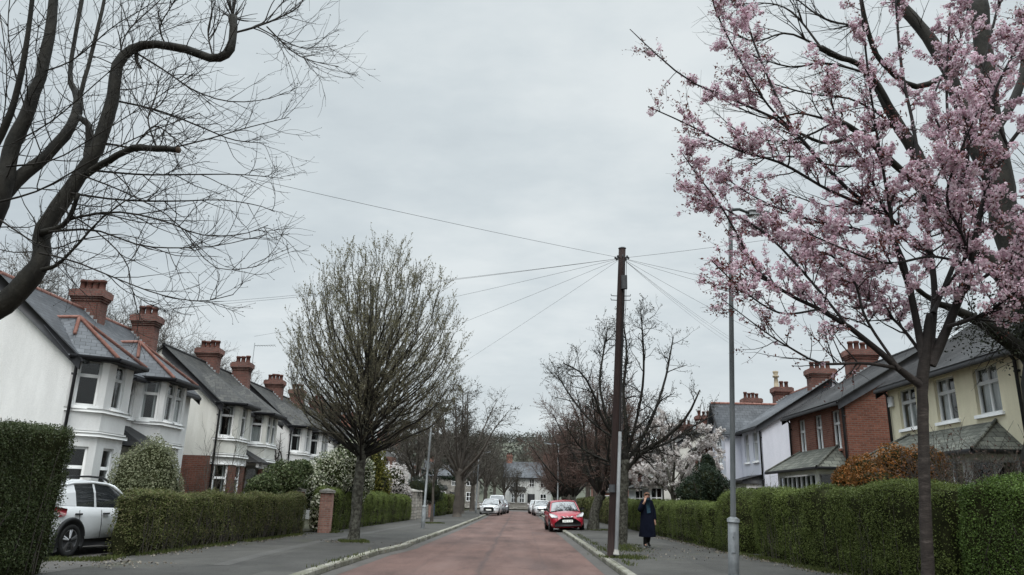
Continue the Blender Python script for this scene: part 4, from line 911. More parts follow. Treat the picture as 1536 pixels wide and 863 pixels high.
MT['end_wall'] = M_render('end_wall', (.50,.50,.48), (.38,.38,.36))
def end_house(label, cx, y, W, key, base):
    """house facing down the street from across the junction"""
    root = empty('villa', (cx, y+4, .15), label, 'house'); mb = MB(); g = .15; ev = 5.0; x0, x1 = cx-W/2, cx+W/2
    bx0, bx1 = x0+W*.12, x0+W*.46
    def win(a, b, z0, z1, yy):
        f = MB(); q = .07
        for bx in ((a,a+q,z0,z1), (b-q,b,z0,z1), (a,b,z0,z0+q), (a,b,z1-q,z1), ((a+b)/2-.03,(a+b)/2+.03,z0,z1), (a,b,(z0+z1)/2-.03,(z0+z1)/2+.03)): f.box(bx[:2], (yy-.05-.004*random.random(),yy-.01), bx[2:])
        o = f.build('window', 'white_paint', root); p = MB(); p.quad((a,yy-.008,z0), (b,yy-.008,z0), (b,yy-.008,z1), (a,yy-.008,z1)); p.build('pane', 'car_glass', o)
    mb.box((x0,x1), (y,y+7), (g,ev)); mb.poly([(x0,y,ev),(x0,y+7,ev),(x0,y+3.5,7.4)]); mb.poly([(x1,y,ev),(x1,y+7,ev),(x1,y+3.5,7.4)]); mb.box((bx0,bx1), (y-.9,y+.5), (g,2.9)); mb.build('wall', key, root)
    r = MB(); r.prism([(x0-.3,y-.3,ev-.15),(x1+.3,y-.3,ev-.15),(x1+.3,y+3.5,7.5),(x0-.3,y+3.5,7.5)], (0,0,.1)); r.prism([(x0-.3,y+7.3,ev-.15),(x1+.3,y+7.3,ev-.15),(x1+.3,y+3.5,7.503),(x0-.3,y+3.5,7.503)], (0,0,.1)); ro = r.build('roof', 'slate', root)
    r = MB(); r.prism([(bx0-.2,y-1.1,2.9),(bx1+.2,y-1.1,2.9),(bx1-.2,y-.02,3.45),(bx0+.2,y-.02,3.45)], (0,0,.08)); r.build('bay_roof', 'old_slate', root)
    f = MB(); f.bar((x0-.3,y-.36,ev-.12), (x1+.3,y-.36,ev-.12), .1, .16); f.build('gutter', 'black_paint', root)
    w3 = (bx1-bx0)/2
    for i in range(2): win(bx0+.25+i*w3, bx0+w3-.2+i*w3, 1.05, 2.5, y-.9)
    win(bx0+.5, bx0+1.4, 3.5, 4.75, y); win(cx+.25, cx+1.05, 3.5, 4.75, y); win(x1-1.8, x1-.8, 3.5, 4.75, y); win(x1-1.8, x1-.8, 1.1, 2.5, y)
    d = MB(); d.box((cx+.1,cx+1.15), (y-.06,y-.01), (g,2.45)); d.box((cx+.0,cx+.1), (y-.1,y-.01), (g,2.6)); d.build('front_door', 'car_black', root)
    for px in (x0+.7, x1-.7):
        c = MB(); c.box((px-.5,px+.5), (y+3.1,y+3.9), (6.5,8.4)); c.box((px-.58,px+.58), (y+3.02,y+3.98), (8.4,8.6)); co = c.build('chimney', 'red_brick', root)
        for k in range(3): p = MB(); p.lathe((px-.3+.3*k,y+3.5,8.6), [(.12,0),(.1,.4),(.13,.42)], 8); p.build('chimney_pot', 'pot', co)
end_house('white house with dark door facing down the end of the street', 1.2, 124, 7.6, 'end_wall', 0)
end_house('far grey house left of the one closing the street', -11.5, 126, 9, 'rubble', 0)
end_house('far brick house right of the one closing the street', 16.5, 124, 9, 'dark_brick', 0)
mb = MB(); mb.box((-16,2.0), (117.0,117.4), (.1,1.0)); mb.box((4.2,22), (117.0,117.4), (.1,1.0)); mb.box((-16,2.0), (116.95,117.45), (1.0,1.1)); mb.box((4.2,22), (116.95,117.45), (1.0,1.1))
tag(mb.build('garden_wall', 'rubble', None, org=(0,117.2,.1)), 'low stone garden wall before the white house closing the street', 'wall')
# ------------------------------------------------------------------ trees
def resample(pts, r, k):
    """smooth a polyline with radii to k points (Catmull-Rom)"""
    P = np.asarray(pts, float); r = np.asarray(r, float); n = len(P)
    t = np.linspace(0, n-1-1e-6, k); i = t.astype(int); f = (t-i)[:,None]
    g = lambda j: P[np.clip(j, 0, n-1)]
    p0, p1, p2, p3 = g(i-1), g(i), g(i+1), g(i+2)
    Q = .5*((2*p1)+(-p0+p2)*f+(2*p0-5*p1+4*p2-p3)*f**2+(-p0+3*p1-3*p2+p3)*f**3)
    return Q, np.interp(t, np.arange(n), r)
def spawn(rng, P, R, m, t=(.2,1.0), ang=(30,60), length=(.5,1.0), k=5, ratio=.6, tip=.3, up=0.0, wig=.12, fall=0.0, rmin=.004, rmax=1, bias=None, curl=0):
    N = len(P)
    if N == 0: return np.zeros((0,k,3)), np.zeros((0,k))
    kk = P.shape[1]; idx = np.repeat(np.arange(N), m); M_ = len(idx)
    tt = rng.uniform(t[0], t[1], M_)*(kk-1); i = np.clip(tt.astype(int), 0, kk-2); f = (tt-i)[:,None]
    a, b = P[idx,i], P[idx,i+1]; pos = a+(b-a)*f; T = b-a; T /= np.linalg.norm(T, axis=1, keepdims=True)+1e-9
    r0 = R[idx,i]*(1-f[:,0])+R[idx,i+1]*f[:,0]
    v = rng.normal(size=(M_,3)); 
    if bias is not None: v = v+np.asarray(bias)
    v -= (v*T).sum(1, keepdims=True)*T; v /= np.linalg.norm(v, axis=1, keepdims=True)+1e-9
    an = np.radians(rng.uniform(ang[0], ang[1], M_))[:,None]
    d = np.cos(an)*T+np.sin(an)*v
    L = rng.uniform(length[0], length[1], M_)*(1-fall*tt/(kk-1))
    Q = np.empty((M_,k,3)); Q[:,0] = pos; c = rng.normal(size=(M_,3))*curl
    for j in range(1, k):
        d = d+rng.normal(size=(M_,3))*wig+np.array([0,0,up])+c; d /= np.linalg.norm(d, axis=1, keepdims=True)
        Q[:,j] = Q[:,j-1]+d*(L/(k-1))[:,None]
    rs = np.clip(r0*ratio, rmin, rmax); RR = rs[:,None]*np.linspace(1, tip, k)[None]
    return Q, RR
def pts_on(rng, P, n, t0=0.0):
    N, k, _ = P.shape
    i = rng.integers(0, N, n); t = rng.uniform(t0, 1, n)*(k-1); j = np.clip(t.astype(int), 0, k-2); f = (t-j)[:,None]
    return P[i,j]*(1-f)+P[i,j+1]*f
class Tree:
    def __init__(s, name, label, base, seed, group=None, cat='tree', wf=.86):
        s.wf = wf; s.rng = np.random.default_rng(seed); s.root = empty(name, base, label, cat, group); s.limbs = []
    def limb(s, pts, r, k=14):
        p, q = resample(pts, r, k); n = s.rng.normal(0,1,(k,4)); n[0] = 0
        q = q*(1+.045*n[:,3]); p = p+n[:,:3]*q[:,None]*.07; s.limbs.append((p, q)); return p, q
    def plimb(s, pts, Y0, Y1=None, k=16, scale=1.0):
        """limb measured in the photograph: (px, py, width px) with its distance going from Y0 to Y1"""
        Y1 = Y0 if Y1 is None else Y1; n = len(pts); W, r = [], []
        for i, (px, py, w) in enumerate(pts):
            Y = Y0+(Y1-Y0)*i/(n-1); p = U(px, py, Y); W.append(p); r.append(max(.005, w*.5*float(np.dot(p-[0,0,CAM_H], BAS[:,2]))/FPX*scale*s.wf))
        return s.limb(W, r, k)
    def arrs(s, sel=None): 
        L = s.limbs if sel is None else [s.limbs[i] for i in sel]
        k = max(len(p) for p, _ in L); Q = [resample(p, r, k) for p, r in L]
        return np.stack([q[0] for q in Q]), np.stack([q[1] for q in Q])
    def part(s, name, mat, sets, n=4, smooth=True):
        mb = MB()
        for P, R in sets: mb.tubes(P, R, n)
        return mb.build(name, mat, s.root, smooth, False)
    def limb_part(s, name, mat, sel=None, n=9):
        mb = MB()
        for i, (p, r) in enumerate(s.limbs):
            if sel is None or i in sel: mb.tube(p, r, n)
        return mb.build(name, mat, s.root, True, False)
    def leaves(s, name, mat, C, size, aspect=.6):
        mb = MB(); mb.leaves(C, size, s.rng, aspect); return mb.build(name, mat, s.root, uv=False)

def cat(*sets):
    """children sets all with the same k"""
    return np.concatenate([a for a, _ in sets]), np.concatenate([b for _, b in sets])

# --- big bare pollard at the left edge
def left_pollard():
    T = Tree('pollarded_tree', 'big bare pollarded tree leaning in from the left edge', (-10.2,9.9,.15), 41, wf=.64)
    b = np.array([-10.2,9.9,.1])
    j = U(-150,520,9.6)
    T.limb([b, b+[.05,0,1.0], (b*.4+j*.6)+[0,0,.2], j], [.42,.34,.31,.30])
    T.plimb([(-150,520,64),(-60,488,60),(10,452,54),(58,400,46),(64,352,38),(88,310,36),(118,265,34),(148,215,31),(168,150,28),(180,92,25),(214,68,21),(270,72,20),(318,88,21),(344,76,19),(350,45,18),(349,26,22)], 9.6, 10.4, 40)
    T.plimb([(110,275,20),(140,255,17),(165,240,16),(200,223,16),(235,223,15),(268,225,15)], 10.0, 9.6, 16)
    T.plimb([(-110,420,52),(-60,350,50),(-8,305,42),(28,268,32),(72,232,26),(106,190,23),(118,152,21),(105,118,11),(112,60,9),(126,-20,8)], 9.4, 10.8, 26)
    T.plimb([(116,156,12),(130,108,9),(150,30,8),(165,-40,6)], 10.3, 10.6, 12)
    T.plimb([(-150,520,60),(-50,400,52),(2,290,42),(14,232,34),(38,178,30),(62,108,26),(76,40,22),(86,-50,18)], 9.6, 9.9, 24)
    T.plimb([(-60,330,26),(-20,240,20),(12,180,15),(36,90,12),(52,-30,9)], 9.3, 8.8, 18)
    T.plimb([(60,350,16),(98,335,12),(118,290,9)], 9.7, 9.4, 8)
    T.plimb([(130,235,16),(134,192,15),(118,176,13)], 10, 10.1, 8)
    T.plimb([(64,405,12),(84,398,9),(112,372,6),(150,330,4),(190,300,3)], 9.6, 9.2, 10)
    T.plimb([(205,75,10),(205,92,8),(211,102,6)], 10.2, 10.1, 6)
    T.limb_part('trunk', 'bark_dark', None, 11)
    # long secondary branches sweeping to the right
    n0 = len(T.limbs)
    for pts, y0, y1 in [
        ([(98,330,9),(170,318,7),(240,330,6),(300,352,4.5),(360,352,3),(402,338,2)],9.6,9.0),
        ([(74,348,9),(140,345,7),(210,368,5.5),(270,372,4),(330,368,3),(400,352,2)],9.6,8.6),
        ([(106,290,8),(180,300,6.5),(260,302,5.5),(330,300,4),(385,308,3),(412,318,2)],9.8,9.6),
        ([(128,255,8),(210,262,6),(290,262,5),(360,262,3.5),(425,268,2)],9.9,10.6),
        ([(150,214,8),(230,225,6),(300,212,5),(370,192,3.5),(434,176,2)],10,10.8),
        ([(166,150,7),(235,165,6),(300,190,5),(350,210,4),(400,215,2)],10.2,11),
        ([(205,80,7),(250,108,6),(290,135,5),(340,152,4),(395,150,2.5),(430,138,2)],10.2,9.8),
        ([(350,50,8),(385,40,6.5),(420,26,5.5),(448,10,4),(462,-14,3)],10.4,10.8),
        ([(385,40,5),(420,58,4),(455,72,3),(505,68,2)],10.5,10.2),
        ([(400,40,5),(440,78,4),(470,92,3),(508,100,2)],10.5,11),
        ([(60,380,8),(110,392,6),(180,420,5),(240,442,4),(300,452,3),(350,442,2)],9.5,8.8),
        ([(90,312,7),(150,352,5),(190,395,4),(200,440,3),(255,472,2)],9.6,9.2),
        ([(120,262,6),(190,290,5),(260,330,4),(320,400,3),(385,400,2)],9.8,9.4),
        ([(200,223,6),(230,190,5),(258,205,4),(262,215,3)],9.8,9.8),
        ([(235,222,6),(222,180,5),(232,150,4),(238,120,2)],9.7,9.9),
        ([(-10,305,8),(60,285,6),(140,240,5),(220,200,4),(300,170,2.5)],9.4,8.6),
        ([(10,250,7),(80,240,5),(150,200,4),(230,150,3),(290,110,2)],9.5,8.8),
        ([(20,215,6),(80,180,5),(150,120,4),(220,60,3),(290,30,2)],9.5,9.0),
        ([(62,108,6),(110,90,5),(170,40,4),(220,10,3),(270,-30,2)],9.8,9.2),
        ([(178,96,6),(190,50,5),(230,10,4),(262,-20,3)],10.2,10.5),
        ([(0,330,7),(70,372,5),(120,360,4),(180,352,3),(230,366,2)],9.3,8.6),
        ([(40,170,6),(20,100,5),(12,40,4),(18,-30,3)],9.6,9.2),
        ([(-40,300,7),(0,200,5),(10,110,4),(0,20,3)],9.2,9),
        ([(320,86,6),(312,50,5),(318,10,4),(310,-30,3)],10.3,10.3),
        ([(250,70,6),(240,40,5),(262,0,4),(270,-40,3)],10.3,10.1),
    ]: T.wf = .44; T.plimb(pts, y0, y1, 14)
    P, R = T.arrs(range(n0, len(T.limbs)))
    rng = T.rng
    s1 = spawn(rng, P, R, 14, (.12,1), (20,60), (.4,1.2), 9, .7, .35, .03, .10, .2, .005, 1, None, .03)
    s1b = spawn(rng, *T.arrs(range(1, n0)), 16, (.2,1), (40,85), (.5,1.5), 9, .12, .35, .06, .13, 0, .006, .010, None, .05)
    # upright sprouts on the pollard knob
    knob = T.limbs[1][0][-3:]; K = np.stack([knob[:1], knob[2:]], 1) if False else None
    kp = np.repeat(T.limbs[1][0][-2:][None], 1, 0); kr = np.full((1,2), .03)
    s1c = spawn(rng, kp, kr, 34, (.3,1), (5,60), (.35,.9), 6, .3, .4, .04, .06, 0, .006)
    s2 = np.concatenate([s1[0], s1b[0]]), np.concatenate([s1[1], s1b[1]])
    s2 = spawn(rng, *s2, 4, (.2,1), (20,60), (.12,.45), 5, .7, .5, .05, .15, 0, .0034)
    T.part('branches', 'bark_twig', [(P, R)], 6)
    T.part('twigs', 'bark_twig', [s1, s1b, s1c], 4); T.part('fine_twigs', 'bark_twig', [s2], 3)
    sw = T.limbs[2]; mb = MB(); e = sw[0][-1]; d = sw[0][-1]-sw[0][-2]; d /= np.linalg.norm(d); mb.tube([e-d*.01, e+d*.012], [sw[1][-1]*1.02]*2, 10); mb.build('sawn_end', 'cut_wood', T.root)
    buds = T.rng.permutation(np.concatenate([s1[0][:,-1], s2[0][:,-1]])); T.leaves('buds', 'bud_dark', buds, .022)
left_pollard()

# --- blossoming cherry on the right pavement
def cherry():
    T = Tree('cherry_tree', 'pink blossoming cherry tree on the right-hand pavement', (6.1,11.8,PZ), 42, wf=.50)
    Y = 11.8
    T.limb([U(1394,905,Y)*[1,1,0]+[0,0,.08], U(1392,863,Y), U(1388,760,Y), U(1385,660,Y), U(1384,590,Y), U(1386,545,Y), U(1391,505,Y), U(1394,470,Y)], [.135,.092,.082,.079,.081,.092,.075,.045], 24)
    L = [
     ([(1384,580,26),(1350,555,20),(1312,522,18),(1272,490,15),(1228,464,13),(1180,440,11),(1135,405,9),(1105,350,7),(1075,300,5),(1045,262,4),(1022,228,3)],Y,10.8),
     ([(1386,545,24),(1366,440,19),(1342,362,16),(1302,310,13),(1252,266,11),(1185,192,9),(1105,152,7),(1035,122,5),(985,82,4),(945,44,2.5)],Y,12.4),
     ([(1302,310,10),(1242,285,9),(1172,245,8),(1105,225,6),(1042,192,5),(972,160,3)],11.9,11.2),
     ([(1252,266,9),(1212,222,8),(1186,188,8),(1152,116,7),(1126,50,6),(1108,-15,5)],12.1,13),
     ([(1392,540,26),(1402,450,19),(1396,380,16),(1386,300,13),(1372,200,10),(1352,100,8),(1342,-20,6)],Y,13),
     ([(1362,430,14),(1345,372,11),(1326,262,8),(1312,180,7),(1300,90,6),(1290,-10,5)],11.6,10.6),
     ([(1396,548,30),(1422,490,27),(1442,440,24),(1456,400,21),(1466,340,18),(1482,280,14),(1512,220,12),(1565,150,10),(1620,80,8)],Y,11),
     ([(1466,340,13),(1452,268,10),(1456,180,9),(1480,80,8),(1502,-10,7)],11.5,12.2),
     ([(1442,440,12),(1500,402,9),(1560,384,7),(1620,350,5)],11.6,10.4),
     ([(1348,553,13),(1296,545,9),(1232,545,7),(1182,520,6),(1142,494,4),(1082,448,2.5)],11.7,10.6),
     ([(1400,470,16),(1440,360,12),(1430,250,9),(1420,140,8),(1425,20,6)],11.9,13.4),
     ([(1272,490,9),(1215,420,8),(1150,352,7),(1090,315,5),(1045,285,3)],11.4,12.6),
     ([(1342,362,9),(1290,345,8),(1215,330,7),(1140,300,5),(1085,265,3)],11.9,13.2),
     ([(1185,192,7),(1150,155,6),(1110,90,5),(1075,20,4),(1065,-20,3)],12.2,11.2),
     ([(1456,400,10),(1400,385,8),(1330,395,7),(1262,372,5),(1200,345,4)],11.5,10.4),
     ([(1512,220,9),(1490,150,8),(1530,60,7),(1560,-20,5)],11.1,10.6),
     ([(1386,300,8),(1420,230,7),(1400,150,6),(1440,60,5),(1460,-20,4)],12.3,13.6),
     ([(1422,490,14),(1480,470,10),(1520,440,8),(1570,420,5)],11.6,10.6),
     ([(1402,450,12),(1450,380,9),(1420,300,8),(1440,230,6),(1470,160,4)],11.7,10.5),
     ([(1396,380,10),(1330,320,8),(1300,250,7),(1255,180,5),(1240,100,4)],12,11),
     ([(1350,555,10),(1300,480,8),(1280,420,7),(1240,380,6),(1200,390,4)],11.6,12.6),
     ([(1390,545,11),(1360,500,9),(1330,470,8),(1290,440,6),(1250,420,4)],11.9,13),
     ([(1466,340,9),(1520,330,7),(1560,290,6),(1600,280,4)],11.4,12.4),
     ([(1228,464,7),(1172,470,6),(1120,440,5),(1068,392,3)],11.3,10.5),
    ]
    for pts, a, b in L: T.plimb(pts, a, b, 18)
    T.limb_part('trunk', 'cherry_bark', [0], 16); T.limb_part('branches', 'cherry_bark', range(1, len(T.limbs)), 9)
    rng = T.rng; P, R = T.arrs(range(1, len(T.limbs)))
    s1 = spawn(rng, P, R, 25, (.2,.97), (25,70), (.35,1.15), 7, .6, .35, .07, .12, .55, .005, .016)
    s2 = spawn(rng, *s1, 3, (.25,1), (20,60), (.15,.45), 5, .7, .5, .04, .15, 0, .003)
    T.part('twigs', 'bark_cherry_limb', [s1], 4); T.part('fine_twigs', 'bark_cherry_limb', [s2], 3)
    # blossom in clusters along the twigs; fewer low down near the fork
    C = np.concatenate([pts_on(rng, s1[0], 4300, .15), pts_on(rng, s2[0], 7000, .2), pts_on(rng, P, 300, .45)])
    zf = np.clip((C[:,2]-3.9)/1.5, .0, 1); dens = .07+.93*zf**.8
    patch = wob(C, 1.9, 3.3)+.55*wob(C, 4.3, 1.3)+.42*np.clip((C[:,0]-5.2)/3.2,-1,1) > -.10
    k = (rng.uniform(0,1,len(C)) < dens) & (patch | (rng.uniform(0,1,len(C)) < .2)); C = C[k]
    big = rng.uniform(0,1,len(C)) < .16; m = np.where(big, rng.integers(26, 46, len(C)), rng.integers(6, 18, len(C))); rr = np.where(big, rng.uniform(.065,.105,len(C)), rng.uniform(.03,.06,len(C)))
    ctr = np.repeat(C, m, 0); rad = np.repeat(rr, m)[:,None]
    d = rng.normal(size=ctr.shape); d /= np.linalg.norm(d, axis=1, keepdims=True)
    bm = MB(); bm.leaves(ctr+d*rad*rng.uniform(.55,1.05,(len(ctr),1)), .042, rng, .95, d, .45); bm.build('blossom', 'blossom', T.root, uv=False)
    C2 = np.concatenate([pts_on(rng, s1[0], 4200, .3), pts_on(rng, s2[0], 5200, .3)]); k = rng.uniform(0,1,len(C2)) < .35+.65*np.clip((C2[:,2]-3.6)/3,0,1)
    C2 = np.repeat(C2[k], 3, 0); T.leaves('young_leaves', 'bronze_leaf', C2+rng.normal(0,.035,C2.shape), .055, .42)
cherry()

# --- old pollard behind the cherry
def right_pollard():
    T = Tree('pollarded_tree', 'massive dark pollarded tree behind the pink blossom at right edge', (9.6,14.5,.15), 43, wf=.62)
    Y = 14.5; b = np.array([9.9,14.5,.05])
    T.limb([b, b+[0,0,1.5], U(1580,590,Y), U(1556,480,Y)], [.6,.48,.46,.42])
    T.plimb([(1560,500,92),(1536,430,82),(1518,370,72),(1503,300,58),(1490,200,50),(1477,100,44),(1466,-10,38)], Y, 15.5, 20)
    T.plimb([(1550,460,60),(1482,392,46),(1432,352,40),(1402,305,34),(1376,235,30),(1345,185,26),(1322,140,22),(1300,110,20)], Y, 15, 20)
    T.plimb([(1503,300,40),(1462,220,33),(1425,112,31),(1388,52,28),(1348,4,27),(1318,-40,22)], 15, 16, 18)
    T.plimb([(1376,235,18),(1330,150,14),(1292,100,13),(1255,85,14),(1232,72,15)], 14.9, 14, 14)
    T.plimb([(1402,305,20),(1335,240,16),(1278,192,14),(1252,184,16)], 14.8, 13.6, 14)
    T.plimb([(1575,560,46),(1505,505,36),(1445,470,22),(1402,452,14),(1372,430,10)], Y, 13.6, 14)
    T.plimb([(1425,112,16),(1370,130,13),(1320,90,12),(1300,40,11),(1290,-10,9)], 15.6, 14.6, 14)
    T.plimb([(1536,430,40),(1570,330,30),(1590,220,26),(1580,90,22),(1600,-20,18)], 14.6, 13.6, 14)
    T.plimb([(1345,185,14),(1290,200,11),(1240,215,9),(1200,200,6)], 15, 14.2, 12)
    T.plimb([(1490,200,24),(1530,130,20),(1545,40,18),(1560,-40,14)], 15.3, 16, 12)
    T.limb_part('trunk', 'bark_dark', None, 11)
    n0 = len(T.limbs); rng = T.rng
    for pts, a, c in [([(1300,110,7),(1240,95,5),(1180,100,4),(1110,75,2.5)],14.9,14.4), ([(1252,184,7),(1200,170,5),(1150,178,4),(1085,150,2.5)],13.8,13), ([(1252,184,6),(1190,210,5),(1120,205,3),(1075,170,2)],13.8,14.4),
        ([(1232,72,7),(1180,50,5),(1130,62,3.5),(1080,40,2)],14,13.6), ([(1232,72,6),(1190,20,5),(1150,5,3),(1095,8,2)],14,14.6), ([(1300,40,6),(1240,30,5),(1190,-5,3)],14.8,14.2), ([(1345,190,6),(1280,150,5),(1210,140,4),(1140,120,2.5)],15,15.6),
        ([(1335,240,6),(1260,250,5),(1190,235,4),(1120,240,2.5)],14.4,15.2), ([(1402,305,7),(1330,300,5),(1250,310,4),(1180,290,2.5)],14.8,15.4)]: T.plimb(pts, a, c, 12)
    P, R = T.arrs(range(n0, len(T.limbs)))
    s1 = spawn(rng, P, R, 13, (.1,1), (15,50), (.5,1.3), 6, .6, .35, .02, .09, .2, .006)
    s1b = spawn(rng, *T.arrs(range(1, n0)), 12, (.3,1), (40,80), (.6,1.6), 6, .1, .35, .05, .1, 0, .007, .012)
    s2 = spawn(rng, *cat(s1, s1b), 3, (.25,1), (15,50), (.2,.6), 4, .7, .5, .03, .1, 0, .004)
    T.part('branches', 'bark_twig', [(P, R)], 5); T.part('twigs', 'bark_twig', [s1, s1b], 4); T.part('fine_twigs', 'bark_twig', [s2], 3)
    # hanging twiggy growth and ivy round the bole
    q = spawn(rng, *T.arrs([6]), 70, (.1,1), (40,100), (.5,1.2), 6, .1, .4, -.10, .12, 0, .005, .01)
    T.part('hanging_twigs', 'bark_twig', [q, spawn(rng, *q, 3, (.2,1), (20,60), (.15,.4), 4, .7, .5, -.03, .12, 0, .003)], 3)
    c = np.array(U(1535,480,14.3)); C = c+rng.normal(size=(3200,3))*[.55,.5,.34]; C2 = np.array(U(1480,505,13.9))+rng.normal(size=(300,3))*[.5,.4,.2]
    T.leaves('ivy', 'ivy', np.concatenate([C, C2]), .06)
right_pollard()

# --- round crowned hornbeam on the left pavement
def hornbeam():
    Y = 24.7; b = np.array([-5.23,Y,PZ-.04])
    T = Tree('hornbeam_tree', 'round-crowned hornbeam with fanned branches on left pavement', (-5.23,Y,PZ), 44); rng = T.rng
    T.limb([b, b+[.02,0,.12], U(533,780,Y), U(540,700,Y), U(545,660,Y), U(550,600,Y), U(556,520,Y), U(560,430,Y)], [.27,.19,.165,.155,.15,.11,.07,.03], 24)
    T.limb_part('trunk', 'bark_lichen', [0], 14)
    c = np.array([-4.97,Y,5.75]); rx, rz = 2.95, 4.2
    N = 118; k = 9; P = np.empty((N,k,3)); R = np.empty((N,k))
    tp, tr = T.limbs[0]
    for i in range(N):
        f = (i+.5)/N; az = i*2.39996; 
        el = math.asin(-.36+1.35*f)                          # where the limb ends on the crown surface
        rad = (1+rng.normal(0,.02))*.94
        end = c+np.array([math.cos(az)*math.cos(el)*rx, math.sin(az)*math.cos(el)*rx, math.sin(el)*rz])*rad
        h = 2.6+2.9*f**1.3+rng.uniform(-.15,.15); s0 = np.array([np.interp(h, tp[:,2], tp[:,0]), Y, h])
        out = end-s0; out[2] = 0
        m1 = s0+out*.40+[0,0,(end[2]-s0[2])*.30+.06]; m2 = s0+out*.80+[0,0,(end[2]-s0[2])*.64]
        r0 = .036*(1-.35*f)+.012*rng.uniform()
        P[i], R[i] = resample([s0,m1,m2,end+[0,0,.12]], [r0,r0*.72,r0*.42,.008], k)
    P[:,1:-1] += rng.normal(0,.035,(N,k-2,3))
    s1 = spawn(rng, P, R, 13, (.16,.97), (12,40), (.6,1.35), 6, .5, .35, .09, .05, .35, .006)
    s2 = spawn(rng, *s1, 6, (.15,1), (14,42), (.25,.6), 4, .6, .45, .10, .07, .2, .004)
    s0 = spawn(rng, tp[None,12:], tr[None,12:], 40, (0,1), (20,45), (.8,1.9), 6, .3, .3, .14, .05, 0, .008)
    T.part('limbs', 'bark_dark', [(P,R)], 6); T.part('branches', 'bark_horn', [s1, s0], 4); T.part('twigs', 'bark_horn', [s2], 3)
    C = np.concatenate([pts_on(rng, s2[0], 74000, .2), pts_on(rng, s1[0], 9000, .4)])
    f = np.clip((C[:,2]-2.6)/5.2, 0, 1); C = C[rng.uniform(0,1,len(C)) < .12+.88*f]
    T.leaves('opening_leaves', 'bud_olive', C+rng.normal(0,.012,C.shape), .05)
hornbeam()

# --- knobbly street tree behind the telegraph pole
def pole_tree():
    Y = 26.6; T = Tree('street_tree', 'knobbly bare tree with pale bark behind the telegraph pole', (3.45,Y,PZ), 45, wf=.52); rng = T.rng
    T.limb([U(933,822,Y), U(933,810,Y), U(934,760,Y), U(936,715,Y), U(937,690,Y)], [.24,.195,.175,.17,.165], 14)
    L = [([(937,695,13),(925,660,11),(905,630,9),(890,590,7),(872,560,5),(845,545,3)],Y,25.6), ([(937,690,13),(940,640,11),(935,590,9),(940,530,6),(935,482,3)],Y,27), ([(938,695,12),(965,655,10),(985,610,8),(1000,560,6),(1010,505,3)],Y,27.4),
     ([(940,705,13),(965,678,11),(1000,655,9),(1030,625,7),(1050,585,4)],Y,25.6), ([(936,690,10),(915,640,8),(900,580,7),(905,530,5),(912,490,3)],Y,27.8), ([(938,690,10),(955,630,8),(965,570,7),(965,520,5),(962,476,3)],Y,25.4),
     ([(965,678,8),(1010,660,7),(1040,640,5),(1072,622,3)],26.2,27.5), ([(925,660,8),(890,635,6),(860,600,5),(835,562,3)],26.4,27.6), ([(937,700,9),(905,690,7),(872,672,5),(850,640,3)],Y,24.8)]
    for pts, a, c in L: T.plimb(pts, a, c, 12)
    T.limb_part('trunk', 'bark_lichen', [0], 12); T.limb_part('limbs', 'bark_dark', range(1,10), 7)
    P, R = T.arrs(range(1,10))
    s1 = spawn(rng, P, R, 21, (.12,1), (30,75), (.5,1.3), 8, .55, .4, .07, .2, .3, .008, .025)
    s2 = spawn(rng, *s1, 6, (.15,1), (30,70), (.2,.7), 6, .6, .6, .07, .24, .2, .005)
    s3 = spawn(rng, *s2, 2, (.3,1), (30,70), (.08,.22), 3, .8, .7, .08, .2, 0, .005)
    T.part('branches', 'bark_dark', [s1], 4); T.part('twigs', 'bark_twig', [s2, s3], 3)
    C = np.concatenate([s3[0][:,-1], s2[0][:,-1], pts_on(rng, s2[0], 1200, .3)]); T.leaves('buds', 'bud_dark', C+rng.normal(0,.02,C.shape), .055)
pole_tree()

